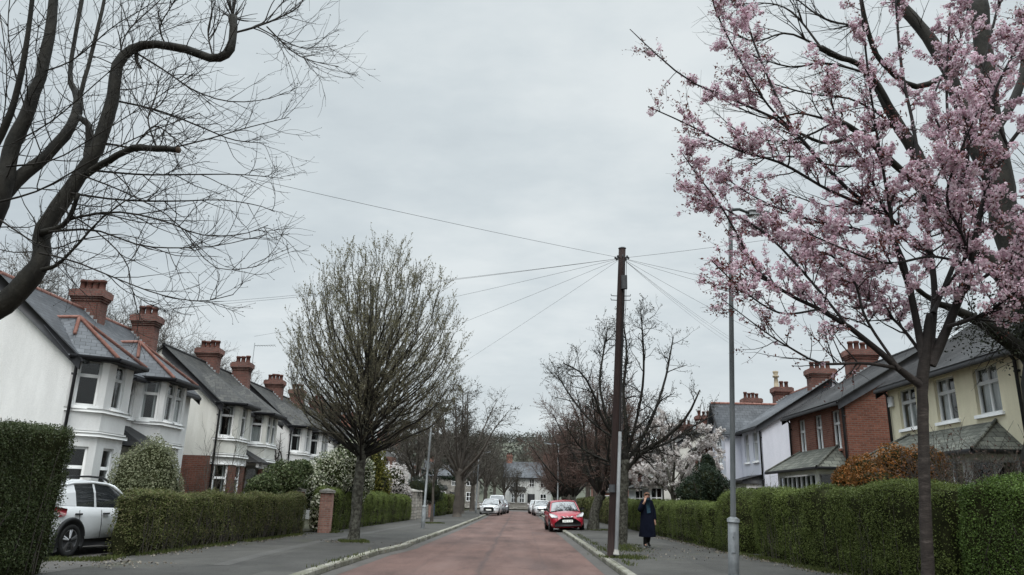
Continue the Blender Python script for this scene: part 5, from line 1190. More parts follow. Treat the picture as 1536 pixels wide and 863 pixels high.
# --- generic bare tree, grown once per kind and copied
def bare_tree(name, label, seed, h, spread, trunk_h, tr, bark, bud=None, nl=9, up=.05, dens=1.0, group=None, ang=(15,60), budn=5000, buds=.09, lean=0, sub=(10,5), tmat=None):
    T = Tree(name, label, (0,0,0), seed, group); rng = T.rng
    T.limb([(0,0,-.1), (.02,0,trunk_h*.4), (lean*.6,.02,trunk_h*.8), (lean,0,trunk_h)], [tr*1.35,tr,tr*.9,tr*.9], 10)
    P, R = [], []
    for i in range(nl):
        az = i*2.4+rng.uniform(-.3,.3); f = (i+.5)/nl; el = math.radians(ang[1]+(90-ang[1])*f*.9) if False else math.radians(rng.uniform(ang[0], 88) if i else 85)
        e = np.array([math.cos(az)*math.cos(el)*spread+lean, math.sin(az)*math.cos(el)*spread, trunk_h+(h-trunk_h)*(.45+.55*math.sin(el))*rng.uniform(.85,1)])
        s0 = np.array([lean*.9,0,trunk_h*rng.uniform(.78,1)]); m1 = s0+(e-s0)*.35+rng.normal(0,.12,3)*h*.06+np.array([math.cos(az),math.sin(az),0])*.06*spread; m2 = s0+(e-s0)*.7+rng.normal(0,.15,3)*h*.06
        p, r = resample([s0,m1,m2,e], [tr*.46,tr*.29,tr*.17,tr*.06], 10); P.append(p); R.append(r)
    P, R = np.stack(P), np.stack(R); L = h*.2
    s1 = spawn(rng, P, R, sub[0], (.15,1), (25,60), (L*.5,L*1.2), 6, .5, .35, up, .13, .35, .012)
    s2 = spawn(rng, *s1, sub[1], (.15,1), (25,60), (L*.25,L*.6), 5, .6, .5, up, .15, .2, .009)
    s3 = spawn(rng, *s2, 2, (.2,1), (25,60), (L*.12,L*.3), 3, .7, .6, up, .15, 0, .007)
    T.limb_part('trunk', tmat or bark, None, 9); T.part('limbs', 'bark_dark' if tmat else bark, [(P,R)], 6); T.part('twigs', bark, [s1], 4); T.part('fine_twigs', bark, [s2, s3], 3)
    if bud: T.leaves('buds', bud, np.concatenate([pts_on(rng, s2[0], budn//2, .2), pts_on(rng, s3[0], budn//2, .2)]), buds)
    return T.root
GL, GR, GB, GE = 'bare trees lining the left of the street', 'bare trees lining the right of the street', 'bare trees behind the houses', 'bare trees beyond the end of the street'
t = bare_tree('bare_tree', 'slim bare young tree just beyond the slim lamp post', 51, 5.6, 1.7, 2.3, .075, 'bark_far', None, 7, .08, group=GL, sub=(8,4)); place(t, (-4.95,43.8,PZ))
t = bare_tree('bare_tree', 'large bare street tree just before the white car on the left', 52, 10.2, 5.2, 3.6, .28, 'bark_far', 'bud_dark', 12, .05, group=GL, ang=(22,60), budn=5000, buds=.11, sub=(12,5)); place(t, (-4.85,60,PZ)); A1 = t
for i, (x, y, rz, s, lab) in enumerate([(-5.6,74,1.3,.95,'bare street tree behind the white car on the left'), (-5.4,88,2.6,.9,'bare street tree near the far left end of the street'), (-9.5,70,.7,.95,'bare garden tree left of the large street tree'), (-13.5,78,4,1.02,'bare tree beyond the distant pink-bay house'), (-7.5,97,5,.9,'small far bare tree left of the street end'), (-4.6,103,3.2,.95,'last bare street tree on the left before the junction')]):
    place(copy_tree(A1), (x,y,PZ), rz, s, lab)
B1 = bare_tree('budding_tree', 'thick leaning old tree with rusty buds right of the red car', 53, 7.4, 4.0, 1.9, .25, 'bark_rust', 'bud_rust', 14, .03, group=GR, ang=(15,60), budn=9000, buds=.07, lean=.45, sub=(14,6), tmat='bark_lichen'); place(B1, (3.75,39.6,PZ))
for i, (x, y, rz, s, lab) in enumerate([(3.9,54,2.1,.95,'rusty budding tree behind the red car'), (4.0,66,3.9,1.0,'rusty budding tree second behind the red car'), (4.3,80,.5,1.0,'rusty budding tree beside the far white cars'), (4.6,95,1.5,1.0,'rusty budding tree nearest the right end of the street'), (5.2,109,2.7,1.0,'rusty budding tree across the junction on the right'), (7.6,60,5.2,1.2,'rusty tree standing in a garden behind the far right hedge')]):
    place(copy_tree(B1), (x,y,PZ), rz, s, lab)
C1 = bare_tree('bare_tree', 'fine bare tree rising behind the rusty trees on the right', 54, 11.5, 5.0, 3.2, .24, 'bark_far', None, 12, .06, group=GR, ang=(25,60), sub=(12,6)); place(C1, (6.3,72,PZ))
for x, y, rz, s, lab in [(8.5,88,1,.95,'fine bare tree farther back on the right, beyond the rusty ones'), (12.5,66,2.5,.8,'bare tree between the far right-hand houses'), (6.5,104,4,1.0,'bare tree at the right corner of the junction')]: place(copy_tree(C1), (x,y,PZ), rz, s, lab)
D1 = bare_tree('bare_tree', 'x', 57, 11.0, 4.6, 2.6, .2, 'bark_far', 'bud_dark', 14, .06, group=GB, ang=(25,60), sub=(15,7), budn=5000, buds=.07); place(D1, (-24,33,0), .3, .92, 'bare tree behind the first chimneys of the left houses')
for x, y, rz, s in [(-26,37,1,.95), (-23.5,41,2,.9), (-26,46,3,.95), (-24.5,51,4,.9), (-25,57,5,.9), (-28,42,.6,1.05), (-23,63,1.7,.85), (-29,30,2.9,1.05), (-21,72,1.2,.95), (-18,86,3,.95), (-20.5,33,.4,.9), (-21.5,36,1.9,.95), (-20,39,2.2,.9), (-22,43,3.3,1.0), (-20.5,47,4.4,.92), (-22,53,.9,.95), (-20,29.5,2.6,.92), (-22.5,31,5.5,1.0)]:
    place(copy_tree(D1), (x,y,0), rz, s, 'bare twiggy tree rising behind the roofs of the left-hand houses')

for i, (x, y, rz, s) in enumerate([(-9,138,1,1.1), (-2.5,119.8,2,.75), (-.6,120.5,4.2,.55), (5.6,121,1.2,.7), (3,150,.5,1.15), (8.5,140,3,1.0), (-15,150,4,1.2), (13,148,5,1.1), (-5.5,165,1.6,1.2), (0.5,170,2.2,1.1), (6,175,3.3,1.3), (20,150,.2,1.2), (-22,145,2.4,1.2)]):
    o = copy_tree(A1); o['group'] = GE; place(o, (x,y,.1), rz, s, 'bare tree standing around the houses that close the street')
# --- white magnolia in the right hand garden
def magnolia():
    T = Tree('magnolia_tree', 'white blossoming magnolia tree behind the walking person', (9.4,38,.15), 46); rng = T.rng
    b = U(1012,770,38); b[2] = .1
    L = [([b, U(1010,745,38), U(985,715,38), U(965,700,37.5)],[.13,.1,.06,.02]), ([U(1010,745,38), U(1000,700,38.5), U(985,665,39), U(975,645,39)],[.09,.06,.04,.015]), ([U(1010,742,38), U(1030,700,38), U(1045,670,37.5), U(1062,655,37)],[.09,.06,.04,.015]), ([U(1010,750,38), U(1040,720,38.6), U(1065,695,39)],[.08,.05,.015]), ([U(1000,735,38), U(970,715,38.5), U(945,705,39)],[.07,.05,.015]), ([U(1008,740,38), U(1012,690,37), U(1010,650,36.8)],[.08,.05,.015])]
    for p, r in L: T.limb(p, r, 12)
    P, R = T.arrs(); s1 = spawn(rng, P, R, 14, (.2,1), (30,70), (.7,1.7), 5, .5, .4, .05, .12, .2, .012); s2 = spawn(rng, *s1, 4, (.2,1), (30,60), (.2,.5), 4, .7, .5, .06, .12, 0, .008)
    T.limb_part('trunk', 'bark_grey', None, 7); T.part('twigs', 'bark_far', [s1, s2], 3)
    C = np.concatenate([pts_on(rng, s2[0], 3000, .3), pts_on(rng, s1[0], 1100, .4)]); C = np.repeat(C, 4, 0); T.leaves('flowers', 'magnolia', C+rng.normal(0,.05,C.shape), .12, .7)
magnolia()

def dark_conifer(label, c, h, seed):
    T = Tree('conifer_tree', label, c, seed, cat='conifer'); rng = T.rng; c = np.array(c)
    T.limb([c, c+[0,0,h*.5], c+[0,0,h]], [.3,.18,.04], 8); T.limb_part('trunk', 'bark_far', None, 7); C = []
    for i in range(15):
        z = h*(.3+.7*i/14); az = i*2.4; L = (1-.75*(i/14))*h*.30*rng.uniform(.7,1.2)
        e = c+[math.cos(az)*L, math.sin(az)*L, z+L*.05]; s = c+[0,0,z]; t_ = rng.uniform(.25,1,(300,1)); C.append(s+(e-s)*t_+rng.normal(size=(300,3))*[.32,.32,.13]*(h/10))
    T.leaves('foliage', 'conifer', np.concatenate(C), .26)
dark_conifer('dark layered conifer showing behind the large bare street tree', (-10.2,92,0), 12.5, 61)
dark_conifer('second dark conifer, left of the taller one', (-14.5,95,0), 10.5, 62)

def bare_shrub(name, label, c, h, w, seed, n=26, mat='bark_far', leaf=None):
    T = Tree(name, label, c, seed, cat='shrub'); rng = T.rng; c = np.array(c, float)
    P, R = spawn(rng, np.array([[c-[0,0,.05], c+[0,0,.25]]]), np.full((1,2), .05), n, (0,1), (5,50), (h*.6,h), 7, .35, .3, .05, .1, 0, .01)
    s1 = spawn(rng, P, R, 7, (.25,1), (20,55), (h*.2,h*.4), 5, .6, .4, .05, .12, 0, .006); s2 = spawn(rng, *s1, 3, (.2,1), (20,60), (h*.08,h*.2), 4, .6, .5, .05, .12, 0, .004)
    T.part('stems', mat, [(P,R)], 5); T.part('twigs', mat, [s1,s2], 3)
    if leaf: T.leaves('leaves', leaf, pts_on(rng, s2[0], 2200, .2), .05)
bare_shrub('bare_shrub', 'tangled bare brown shrub before the cream house bay window', UU(1455,760,15.6)[:2]+(.15,), 2.6, 1, 71, 46, 'bark_far', 'bud_rust')
bare_shrub('bare_shrub', 'wispy bare shrub against the bluish white gable wall', UU(1155,760,31)[:2]+(.15,), 2.6, 1, 72, 14)
bare_shrub('bare_shrub', 'wispy bare shrub at the corner of the brick-based house on left', UU(318,740,29)[:2]+(.15,), 3.6, 1, 73, 12)
bare_shrub('bare_shrub', 'small leafy shrub between variegated bush and rhododendron', UU(340,742,27.5)[:2]+(.15,), 1.3, 1, 74, 26, 'bark_far', 'shrub_yellow')
def climber():
    T = Tree('climbing_plant', 'dark leafless climber on the third left house gable', (-13.2,40.35,.1), 75, cat='climber'); rng = T.rng
    P = []; R = []
    for i in range(9):
        x = -12.75-rng.uniform(0,1.0); p, r = resample([(x*.4-13.1*.6,40.36,.1), (x+rng.uniform(-.2,.2),40.36,1.8), (x+rng.uniform(-.3,.3),40.34,3.4), (x+rng.uniform(-.4,.3),40.36,rng.uniform(3.9,4.7))], [.05,.04,.03,.012], 12); P.append(p); R.append(r)
    P, R = np.stack(P), np.stack(R); s1 = spawn(rng, P, R, 16, (.2,1), (30,80), (.25,.6), 5, .5, .4, .02, .15, 0, .01); s1[0][:,:,1] = 40.30+.08*rng.uniform(0,1,s1[0].shape[:2])
    T.part('stems', 'bark_twig', [(P,R)], 5); T.part('twigs', 'bark_twig', [s1], 3)
climber()

# --- wooded hill closing the view
def hill():
    mb = MB(); rng = np.random.default_rng(8); nx, ny = 60, 14; X = np.linspace(-420,420,nx); Yv = np.linspace(240,760,ny)
    H = lambda x, y: 44*np.clip((y-240)/420,0,1)**.8*(1+.10*np.sin(x*.008+1)+.07*np.sin(x*.021+2)+.03*np.sin(x*.05)) -.2
    G = np.array([[(x,y,H(x,y)) for y in Yv] for x in X])
    i, j = np.meshgrid(np.arange(nx-1), np.arange(ny-1), indexing='ij'); i, j = i.ravel(), j.ravel()
    mb.bulk(G, np.stack([i*ny+j,(i+1)*ny+j,(i+1)*ny+j+1,i*ny+j+1],1)); struct('hill', mb, 'hill', True)
    n = 1500; x = rng.uniform(-400,400,n); y = rng.uniform(250,740,n); k = ~((np.abs(x-8-y*.01) < 26) & (y > 430) & (y < 560)); x, y = x[k], y[k]; z = H(x,y)
    m = 90; c = np.stack([x,y,z+3],1); C = np.repeat(c, m, 0)+rng.normal(size=(len(c)*m,3))*[3.4,3.4,2.6]
    lb = MB(); lb.leaves(C, 1.3, rng, .8); o = lb.build('distant_wood', 'wood_leaf', None, uv=False, org=(0,500,20)); tag(o, 'hazy wooded hillside closing the view above the end house', 'wood', None, 'stuff')
hill()
# ------------------------------------------------------------------ street furniture
def pole():
    b, t = np.array([2.43,20.6,PZ-.02]), np.array([2.83,20.6,8.62]); L = lambda f: b+(t-b)*f
    root = empty('telegraph_pole', (2.43,20.6,PZ), 'dark wooden telegraph pole with step irons and grey cable guard', 'telegraph pole')
    mb = MB(); mb.tube([L(f) for f in np.linspace(0,1,12)], np.linspace(.135,.10,12), 14); mb.build('pole', 'pole_wood', root, True)
    mb = MB(); mb.tube([t, t+[0,0,.05]], [.12,.06], 12); mb.build('pole_cap', 'lead', root)
    mb = MB()
    for f, s in ((.815,1),(.66,1),(.68,-1),(.83,-1)):
        for sd in (-1,1):
            p = L(f)+[sd*.1,-.03,0]; mb.tube([p, p+[sd*.17,-.02,0], p+[sd*.18,-.02,.05]], .012, 5)
    mb.build('step_irons', 'black_paint', root)
    mb = MB(); off = np.array([.085,-.125,0]); mb.tube([L(.01)+off, L(.03)+off, L(.38)+off], [.08,.052,.046], 10); mb.build('cable_guard', 'pvc', root)
    mb = MB(); mb.tube([L(.012)+off, L(.026)+off], [.084,.058], 10); mb.build('guard_foot', 'concrete', root)
    mb = MB()
    for a in (-.02,.03,.07): mb.tube([L(.38)+off+[a,0,0], L(.6)+[.06+a*.3,-.13,0], L(.8)+[.07+a,-.12,0], L(.955)+[.05+a,-.1,0]], .010, 4)
    mb.build('cables', 'wire', root)
    mb = MB(); mb.box((2.77,2.93), (20.40,20.50), (7.35,7.75)); mb.build('terminal_box', 'car_black', root)
    mb = MB()
    for k in range(8):
        a = k*PI/4; p = L(.965); mb.tube([p, p+[math.cos(a)*.19, math.sin(a)*.19, 0]], .012, 5); mb.lathe(p+[math.cos(a)*.19, math.sin(a)*.19, -.03], [(.02,0),(.032,.03),(.02,.07)], 6)
    mb.build('wire_hooks', 'black_paint', root)
    mb = MB(); mb.box((2.43-.085,2.43+.085), (20.425,20.44), (1.75,1.95)); mb.build('pole_plate', 'black_paint', root)
    return L(.965)
PT = pole()
def wire(px, py, x, y, label, sag=.25, r=.0045, group='overhead telephone wires'):
    """wire from the pole head towards the point (x,y), its height read from the photograph"""
    # the plane through the camera, the pole head and the seen point
    a = PT-[0,0,CAM_H]; d = U(px,py,10.0)-[0,0,CAM_H]; n = np.cross(a, d)
    z = CAM_H-(n[0]*x+n[1]*y)/n[2]
    E = np.array([x,y,z]); q = [PT+(E-PT)*f-[0,0,sag*4*f*(1-f)*.5] for f in np.linspace(0,1,18)]
    mb = MB(); mb.tube(q, r, 4); o = mb.build('telephone_wire', 'wire', None, True, False, org=tuple(PT)); tag(o, label, 'wire', group); return z
zs = [wire(415,268,-12.0,8.0,'topmost wire rising leftwards from pole head across the sky'),
 wire(440,437,-14.2,24.8,'upper wire of the close pair running left to the first chimney',.3), wire(440,440,-14.6,25.2,'lower wire of the close pair running left to the first chimney',.3),
 wire(700,437,-12.4,33.5,'middle wire on the left passing behind the round tree'), wire(712,473,-12.0,43.5,'wire descending left to the third house'), wire(708,532,-11.9,53,'steepest wire on the left, going to the fourth house'),
 wire(1090,363,12.0,15.0,'wire rising rightwards from pole head past the lamp post'), wire(1090,416,11.4,21.5,'upper of the shallow wires falling right to the cream house'), wire(1090,428,11.4,24,'lower of the shallow wires falling right to the cream house'),
 wire(1090,470,11.3,28.5,'wire falling right to the red brick house'), wire(1090,500,11.2,37.0,'steep wire falling right to the bluish house, upper of three'), wire(1090,505,11.2,38.5,'steep wire falling right to the bluish house, middle of three'), wire(1090,512,11.2,40,'steep wire falling right to the bluish house, lowest of three')]
print('WIRES', [round(float(z),2) for z in zs])

def lamp_post(label, x, y, top, h1, r1, r2, m1, m2, arm, group=None):
    b = np.array([x,y,PZ]); t = np.array(top, float)
    root = empty('lamp_post', tuple(b), label, 'lamp post', group)
    d = (t-b)/np.linalg.norm(t-b); f = b+d*h1
    mb = MB(); mb.tube([b-[0,0,.05], b+d*.02, f], [r1*1.06,r1,r1], 14); mb.tube([f, f+d*.06, f+d*.10], [r1*1.16,r1*1.16,r2*1.1], 14); mb.build('column_base', m1, root, False)
    mb = MB(); mb.tube([f+d*.08, b+(t-b)*.6, t], [r2,r2*.92,r2*.8], 12); mb.build('column', m2, root, True)
    mb = MB(); mb.obox((x,y), (1,0), (0,1), (-.05,.05), (-r1-.012,-r1+.002), (.62,1.0)); dr = mb.build('access_door', m1, root); k = MB(); k.lathe((x,y-r1-.014,.9), [(.012,0),(.012,.012)], 6); k.build('lock', 'black_paint', dr)
    a = np.array(arm, float); e = t+a
    mb = MB(); mb.tube([t, t+a*.5+[0,0,.05], e], [r2*.7,r2*.6,r2*.55], 8); mb.build('arm', m2, root, True)
    u = a/np.linalg.norm(a); v = np.array([-u[1],u[0],0]); mb = MB()
    for s0, s1, z0, z1, w in ((0,.62,-.05,.06,.13),): mb.prism([e+u*s0-v*w*.6+[0,0,z0], e+u*.2-v*w+[0,0,z0], e+u*s1-v*w*.7+[0,0,z0+.03], e+u*(s1+.05)+[0,0,z0+.04], e+u*s1+v*w*.7+[0,0,z0+.03], e+u*.2+v*w+[0,0,z0], e+u*s0+v*w*.6+[0,0,z0]], (0,0,.11))
    ln = mb.build('lantern', 'galv', root); mb = MB(); mb.prism([e+u*.12-v*.09+[0,0,-.09], e+u*.55-v*.08+[0,0,-.06], e+u*.55+v*.08+[0,0,-.06], e+u*.12+v*.09+[0,0,-.09]], (0,0,.035)); mb.build('lamp_glass', 'headlamp', ln)
    return root
lamp_post('tall grey steel lamp post on right pavement before the hedge', 4.14, 15.35, (4.5,15.35,7.75), 1.06, .105, .055, 'galv', 'dark_galv', (.5,.35,.08))
lamp_post('slim grey lamp post on the left pavement beyond the round tree', -4.46, 36.0, (-4.28,36,5.86), .95, .095, .055, 'galv', 'galv', (.42,-.2,.03))
lamp_post('distant thin lamp post behind the red car', 3.0, 62.0, (3.05,62,5.9), .9, .1, .06, 'galv', 'galv', (-.5,0,.05))
lamp_post('distant thin lamp post behind the white car on the left', -4.3, 76.0, (-4.2,76,5.9), .9, .1, .06, 'galv', 'galv', (.5,0,.05))

def pillar(name, label, x, y, w, h, mat, cap, group=None, d=None):
    d = d or w; root = empty(name, (x,y,.12), label, 'gate pillar', group); mb = MB(); mb.box((x-w/2,x+w/2),(y-d/2,y+d/2),(.08,h)); mb.build('shaft', mat, root)
    mb = MB(); e = .04; mb.box((x-w/2-e,x+w/2+e),(y-d/2-e,y+d/2+e),(h,h+.09)); p = [(x-w/2-e,y-d/2-e,h+.09),(x+w/2+e,y-d/2-e,h+.09),(x+w/2+e,y+d/2+e,h+.09),(x-w/2-e,y+d/2+e,h+.09),(x,y,h+.17)]; mb.add(p,[(0,1,4),(1,2,4),(2,3,4),(3,0,4)]); mb.build('cap', cap, root); return root
pillar('gate_pillar', 'red brick gate pillar with flat cap beside the left hedge gap', -7.42,29.7,.42,1.58,'pale_brick','rubble','brick gate pillars')
pillar('gate_pillar', 'brick gate pillar set back left of the hedge gap', -8.5,29.5,.42,1.6,'red_brick','rubble','brick gate pillars')
pillar('stone_pillar', 'grey stone gate pillar at the end of the long left hedge', -6.98,50.0,.6,1.85,'rubble','concrete','stone gate pillars')
pillar('stone_pillar', 'grey stone gate pillar where the stone wall begins', -6.95,52.6,.6,1.85,'rubble','concrete','stone gate pillars')
g = empty('garden_gate', (-7.0,51.3,.12), 'black iron gate between the grey stone pillars', 'gate'); mb = MB()
for z in (.25,1.25): mb.bar((-7.0,50.45,z),(-7.0,52.2,z),.035,.05)
mb.build('rails', 'black_paint', g); mb = MB()
for i in range(14): mb.bar((-7.0,50.5+i*.125,.18),(-7.0,50.5+i*.125,1.4),.016)
mb.build('bars', 'black_paint', g)
def wall(label, A, B, h, mat, cap='concrete'):
    A, B = np.array(A, float), np.array(B, float); L = np.linalg.norm(B-A); t = (B-A)/L; n = (t[1],-t[0]); root = empty('garden_wall', (*((A+B)/2),.12), label, 'wall')
    mb = MB(); mb.obox(A,t,n,(0,L),(-.12,.12),(.08,h)); mb.build('wall_face', mat, root); mb = MB(); mb.obox(A,t,n,(-.02,L+.02),(-.16,.16),(h,h+.08)); mb.build('coping', cap, root)
wall('grey rubble garden wall right of the stone pillars', (-6.95,53.0), (-6.72,56.0), 1.25, 'rubble')
wall('low red brick garden wall beside the blue gate', (-6.72,56.1), (-6.6,58.1), 1.15, 'pale_brick')
mb = MB(); 
root = empty('wooden_gate', (-6.58,58.75,.12), 'dark blue boarded gate between brick wall and hedge', 'gate')
for i in range(6): mb.box((-6.61,-6.56),(58.2+i*.2,58.39+i*.2),(.16,1.75))
mb.build('boards','blue_paint',root); mb = MB(); mb.box((-6.64,-6.53),(58.12,58.2),(.1,1.85)); mb.box((-6.64,-6.53),(59.4,59.48),(.1,1.85)); mb.build('posts','blue_paint',root)
mb = MB(); mb.box((-6.55,-6.54),(58.2,59.4),(1.3,1.42)); mb.box((-6.55,-6.54),(58.2,59.4),(.4,.52)); mb.build('rails','blue_paint',root)
# television aerial on a left hand chimney
root = empty('tv_aerial', (-14.5,38.5,8.2), 'thin television aerial beside the fourth left-hand chimney', 'aerial'); mb = MB(); mb.tube([(-14.1,38.3,7.6),(-14.1,38.3,9.1)],.018,5); mb.build('mast','galv',root); mb = MB(); mb.tube([(-14.1,38.3,8.95),(-12.9,38.0,8.95)],.012,4)
for i in range(8): x = -14.0+i*.14; mb.tube([(x,38.3-.2,8.95),(x,38.3+.2,8.95)],.007,4)
mb.build('boom','galv',root)
# alarm box and satellite details
mb = MB(); mb.obox((11.5,23.35),(0,1),(-1,0),(-.13,.13),(0.0,.09),(4.55,4.85)); tag(mb.build('alarm_box','white_paint',None,org=(11.45,23.35,4.7)),'small white alarm box under the eaves of the cream house','alarm box')

# ------------------------------------------------------------------ cars (front towards -Y, origin on the ground under the middle)
def car(name, label, paint, dims, group=None, plate=None, van=False, hatch=True, simple=False, badge=False, rails=False, clad=False, grille='low'):
    L, W, H = dims; hw = W/2; root = empty(name, (0,0,0), label, 'van' if van else 'car', group)
    # stations front to back: y, z bottom, z shoulder, half width
    F = [(-.5,.30,.50,.60),(-.487,.24,.64,.80),(-.462,.20,.735,.90),(-.42,.19,.80,.965),(-.33,.19,.865,1.0),(-.22,.19,.93,1.0),(-.05,.19,.955,1.0),(.15,.19,.975,1.0),(.32,.19,1.0,.995),(.42,.21,1.02,.97),(.47,.25,1.01,.93),(.494,.32,.98,.86),(.5,.40,.85,.80)]
    zs = H/1.5; belt = .93*zs
    P = []
    for y, zb, zt, w in F:
        w *= hw; zt *= zs; zb *= zs; q = [(-w*.86,zb),(-w*.965,zb+.07),(-w,zb+(zt-zb)*.42),(-w*.985,zb+(zt-zb)*.72),(-w*.93,zt-.03),(-w*.80,zt+.012),(-w*.4,zt+.035),(0,zt+.042)]
        q += [(-a,b) for a, b in q[-2::-1]]; P.append([(x,y*L,z) for x, z in q])
    n = len(P[0]); mb = MB(); V = np.array(P).reshape(-1,3); k = len(P)
    Fc = [(i*n+j,i*n+j+1,(i+1)*n+j+1,(i+1)*n+j) for i in range(k-1) for j in range(n-1)]+[(i*n+n-1,i*n,(i+1)*n,(i+1)*n+n-1) for i in range(k-1)]+[tuple(range(n)),tuple((k-1)*n+j for j in range(n))]
    mb.add(V, Fc); mb.build('body', paint, root, True)
    # greenhouse
    if van: G = [(-.40,.96,.90),(-.36,1.10,.885),(-.28,1.42,.84),(-.22,1.49,.83),(.2,1.5,.83),(.44,1.49,.82),(.48,1.40,.84),(.495,.98,.88)]
    else: G = [(-.235,.93,.90),(-.20,1.03,.865),(-.10,1.33,.765),(-.055,1.425,.735),(.0,1.47,.725),(.12,1.5,.72),(.27,1.475,.71),(.37,1.40,.70),(.43,1.25,.74),(.475,1.0,.82)]
    if not hatch and not van: G = [(-.215,.93,.90),(-.18,1.03,.865),(-.08,1.33,.765),(-.035,1.42,.735),(.02,1.47,.725),(.12,1.48,.72),(.22,1.42,.71),(.30,1.27,.74),(.37,1.05,.82)]
    zt_at = lambda y: np.interp(y, [f[0] for f in F], [f[2] for f in F])
    gl = MB(); rows = []
    for y, zt, w in G:
        zb = zt_at(y)*zs-.02; zt *= zs; wb = hw*.905; wt = hw*w if zt > zb+.06 else wb*.97
        m = .5; q = [(-wb,zb),(-(wb*(1-m)+wt*m)*1.012,zb+(zt-zb)*.55),(-wt,zt-.045 if zt > zb+.1 else zt-.01),(-wt*.86,zt-.005),(-wt*.45,zt+.018),(0,zt+.024)]; q += [(-a,b) for a, b in q[-2::-1]]; rows.append([(x,y*L,z) for x, z in q])
    n2 = len(rows[0]); V = np.array(rows)
    side = [(i,j) for i in range(len(rows)-1) for j in range(n2-1)]
    ridx = [i for i, g in enumerate(G) if g[1] >= 1.39]; r0, r1 = ridx[0], ridx[-1]
    top = MB(); fc = lambda i, j: (i*n2+j,i*n2+j+1,(i+1)*n2+j+1,(i+1)*n2+j)
    Vf = V.reshape(-1,3)
    roofF = [fc(i,j) for i, j in side if r0 <= i < r1 and 2 <= j <= n2-4]
    glassF = [fc(i,j) for i, j in side if not (r0 <= i < r1 and 2 <= j <= n2-4)]
    gl.add(Vf, glassF); gl.build('windows', 'car_glass', root, True)
    top.add(Vf+[0,0,.004], roofF); top.build('roof', paint, root, True)
    # pillars, screen edges and belt line in body colour
    pil = MB()
    for s in (0, n2-1):
        sg = 1 if s else -1; j2 = n2-3 if s else 2; j1 = n2-2 if s else 1
        def row(i): return [V[i,s]+[sg*.006,0,0], V[i,j1]+[sg*.006,0,.0], V[i,j2]+[sg*.004,0,.006]]
        a = [V[i,j2]+[sg*.0,0,.004] for i in range(0, r0+1)]; pil.tube(a, .036 if not van else .05, 6)           # A pillar
        a = [V[i,j2]+[0,0,.0] for i in range(r0, len(G))]; pil.tube(a, .034, 6)                                     # cant rail to tailgate
        mid = len(G)//2; 
        for i, w in ((mid,.075),(len(G)-3,.13)):
            r = row(i); dy = np.array([0,w/2,0]); 
            for p, q in ((r[0],r[1]),(r[1],r[2])): pil.quad(p-dy,p+dy,q+dy*.8,q-dy*.8)
        i = len(G)-2                                                                                               # rear quarter
        for i in range(len(G)-4 if clad else len(G)-2, len(G)-1):
            r, q = row(i), row(i+1); pil.quad(r[0],q[0],q[1],r[1]); pil.quad(r[1],q[1],q[2],r[2])
        if van:
            for i in range(mid-1, len(G)-1):
                r, q = row(i), row(i+1); pil.quad(r[0],q[0],q[1],r[1]); pil.quad(r[1],q[1],q[2],r[2])
    pil.tube([V[r0,j]+[0,0,.0] for j in range(2, n2-2)], .03, 6); pil.build('pillars', paint, root, True)
    zb0 = zt_at(G[0][0])*zs
    cw = MB(); cw.prism([(-hw*.84,G[0][0]*L-.02,zb0-.0),(hw*.84,G[0][0]*L-.02,zb0),(hw*.82,G[0][0]*L+.06,zb0+.05),(-hw*.82,G[0][0]*L+.06,zb0+.05)],(0,0,.012)); cw.bar((-.5,G[0][0]*L+.05,zb0+.06),(.1,G[0][0]*L+.16,zb0+.13),.02); cw.bar((.15,G[0][0]*L+.05,zb0+.06),(.66,G[0][0]*L+.12,zb0+.10),.02); cw.build('wipers','car_black',root)
    # wheels with dark arches
    wr = .315*zs; 
    for yy in (-.305*L, .305*L):
        for s in (-1,1):
            x = s*(hw-.082); wm = MB(); a = np.linspace(0,2*PI,25)[:-1]
            def ring(prof, mbx):
                Pn = np.array([[(x+s*px, yy+r*math.cos(t), wr+r*math.sin(t)) for t in a] for px, r in prof]); kk = len(prof); m = len(a)
                mbx.add(Pn.reshape(-1,3), [(i*m+j,i*m+(j+1)%m,(i+1)*m+(j+1)%m,(i+1)*m+j) for i in range(kk-1) for j in range(m)]+[tuple(range(m)),tuple((kk-1)*m+j for j in range(m))])
            ring([(-.10,wr*.9),(-.09,wr*.985),(-.05,wr),(.07,wr),(.098,wr*.975),(.108,wr*.9),(.106,wr*.72),(.08,wr*.68)], wm); ty = wm.build('wheel','tyre',root,False)
            rm = MB(); ring([(.06,wr*.68),(.09,wr*.70),(.092,wr*.64),(.05,wr*.60),(.045,wr*.1)], rm)
            for q in range(5):
                t = q*2*PI/5+.3; 
                for dt in (-.13,.13): rm.bar((x+s*.085,yy+wr*.14*math.cos(t),wr+wr*.14*math.sin(t)),(x+s*.088,yy+wr*.66*math.cos(t+dt),wr+wr*.66*math.sin(t+dt)),.035,.03,up=(1,0,0))
            rm.build('rim','alloy',ty)
            ar = MB(); rr = wr*1.17; xa = s*(hw*1.0); q = [(xa-s*.03,yy+rr*math.cos(t),wr*1.02+rr*math.sin(t)) for t in np.linspace(-.35,PI+.35,15)]; 
            ar.prism(q,(s*.034,0,0)); ar.build('wheel_arch','car_black',root)
    y0 = -L/2
